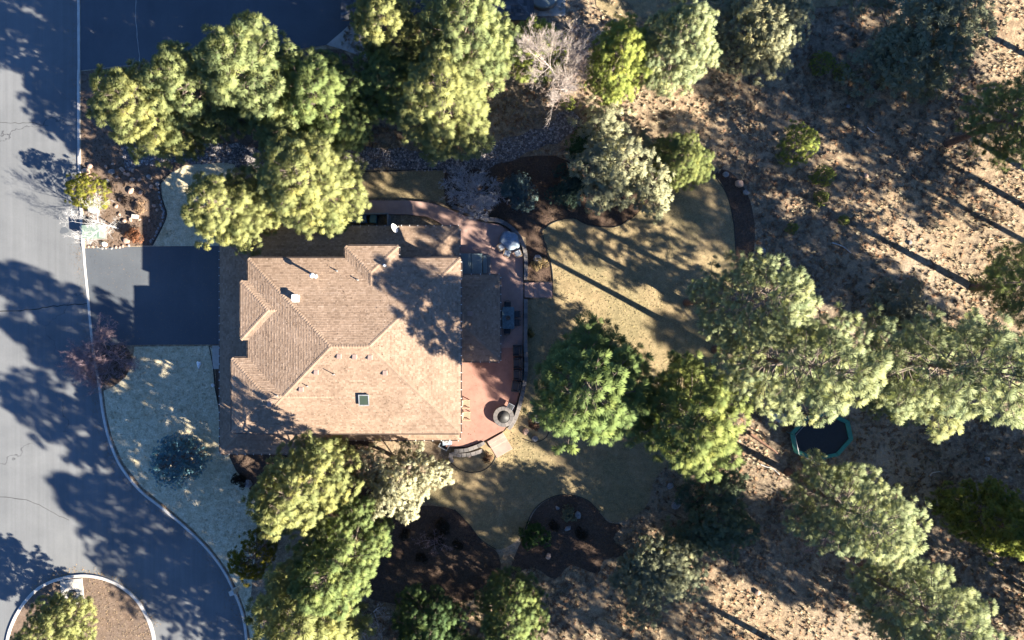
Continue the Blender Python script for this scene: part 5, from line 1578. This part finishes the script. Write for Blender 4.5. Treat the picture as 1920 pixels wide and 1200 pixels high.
# litter blown over the patio, the drives, the gutter of the road and the roof
rng = np.random.default_rng(21)
X = rng.uniform(864, 978, 700); Y = rng.uniform(425, 830, 700); ok = np_inside(X, Y, patN) | np_inside(X, Y, patS); X, Y = X[ok], Y[ok]
tag(blades('fallen_needles', X, Y, rng, PZ+0.004, 2, 0.08, 0.012, 0.012, (0.16,0.10,0.06), M['drygrass'], 1.4), 'brown needles scattered on the patio slabs', 'litter', kind='stuff')
kp = [p for p in kerb_px if -20 < p[1] < 1210]
ii = rng.integers(0, len(kp), 2600); off = np.abs(rng.normal(0, 9, 2600)) + 5
X = np.array([kp[i][0] for i in ii]) - off; Y = np.array([kp[i][1] for i in ii]) + rng.uniform(-14, 14, 2600)
tag(blades('fallen_needles', X, Y, rng, 0.0145, 2, 0.08, 0.012, 0.012, (0.15,0.10,0.065), M['drygrass'], 1.4), 'thin brown needle litter along the road gutter', 'litter', kind='stuff')
X = rng.uniform(170, 410, 500); Y = rng.uniform(468, 642, 500)
tag(blades('fallen_needles', X, Y, rng, 0.0225, 2, 0.07, 0.012, 0.011, (0.20,0.13,0.08), M['drygrass'], 1.4), 'sparse brown needles on the dark driveway', 'litter', kind='stuff')
rx = rng.uniform(main[0], main[2], 2600); ry = rng.uniform(main[1], main[3], 2600)
keep = vnoise(rx*20, ry*20, 0.02, 5) > rng.uniform(0.35, 0.9, 2600)
rx, ry = rx[keep], ry[keep]
rz_ = np.array([upper.field(a, b) for a, b in zip(rx, ry)])
o = blades('fallen_needles', rx*S+960, 600-ry*S, rng, 0.0, 3, 0.08, 0.012, 0.012, (0.13,0.085,0.055), M['drygrass'], 1.3)
co_ = np.empty(len(o.data.vertices)*3, dtype=np.float32); o.data.vertices.foreach_get('co', co_); co_ = co_.reshape(-1,3); co_[:,2] += np.repeat(rz_ + 0.035, 9); o.data.vertices.foreach_set('co', co_.reshape(-1)); o.data.update()
tag(o, 'brown pine needles drifted over the upper roof', 'litter', kind='stuff')
for px, py, rr, kk, lb in ((1430,470,0.3,'rock_grey','grey rock on the slope beyond the strip bed'),(1622,330,0.28,'rock_tan','tan rock lying on the open slope below the dusky juniper'),(1705,455,0.25,'rock_grey','small grey rock near the long thin trunk shadow'),(1420,1110,0.3,'rock_tan','tan rock on the sunny slope past the sparse juniper'),(1590,200,0.2,'rock_grey','small grey rock near the short fallen branch'),(1850,860,0.3,'rock_grey','grey rock in shade near the pale fallen branch')):
    rock(px,py,rr,kk,lb)
branch([(1405,812),(1425,826),(1445,840),(1458,850)],0.16,'long reddish log lying between the golden-tipped pine and the trampoline','bark_pine','fallen_log')
branch([(1425,870),(1436,875),(1448,878),(1462,890)],0.06,'forked grey dead branch lying below the reddish log','bark_grey')
branch([(1560,455),(1580,462),(1596,475)],0.06,'thin grey branch on the slope above the pale grey juniper','bark_grey')
# creek pebbles
X, Y, rng = scatter(26000, (225, 190, 1090, 330), LAWNS+[patio_poly], [creek_poly], None, 8)
n = min(len(X), 4500); X, Y = X[:n], Y[:n]
oc = np.array([[1,0,0],[0,1,0],[-1,0,0],[0,-1,0],[0,0,0.8],[0,0,-0.8]])
fc = np.array([[0,1,4],[1,2,4],[2,3,4],[3,0,4]])
sc = rng.uniform(0.06, 0.15, (n,1,1))*np.array([1,1,0.8]); an = rng.uniform(0, 6.28, n)
Rm_ = np.stack([np.stack([np.cos(an),-np.sin(an),0*an],-1), np.stack([np.sin(an),np.cos(an),0*an],-1), np.stack([0*an,0*an,0*an+1],-1)],1)
V = np.einsum('nij,nkj->nki', Rm_, oc[None]*sc*rng.uniform(0.7,1.2,(n,6,1))) + np.stack([(X-960)/S,(600-Y)/S,np.full(n,0.05)],1)[:,None,:]
me = bpy.data.meshes.new('creek_pebbles')
me.from_pydata(V.reshape(-1,3).tolist(), [], (fc[None]+6*np.arange(n)[:,None,None]).reshape(-1,3).tolist()); set_shade(me, np.repeat(rng.uniform(0,1,n),4))
tag(link('creek_pebbles', me, M['pebble']), 'grey pebbles filling the dry creek', 'gravel', kind='stuff')
if __import__('os').environ.get('TRICOUNT'):
    print('TRIS', sum(sum(len(p.vertices)-2 for p in m.polygons) for m in bpy.data.meshes))
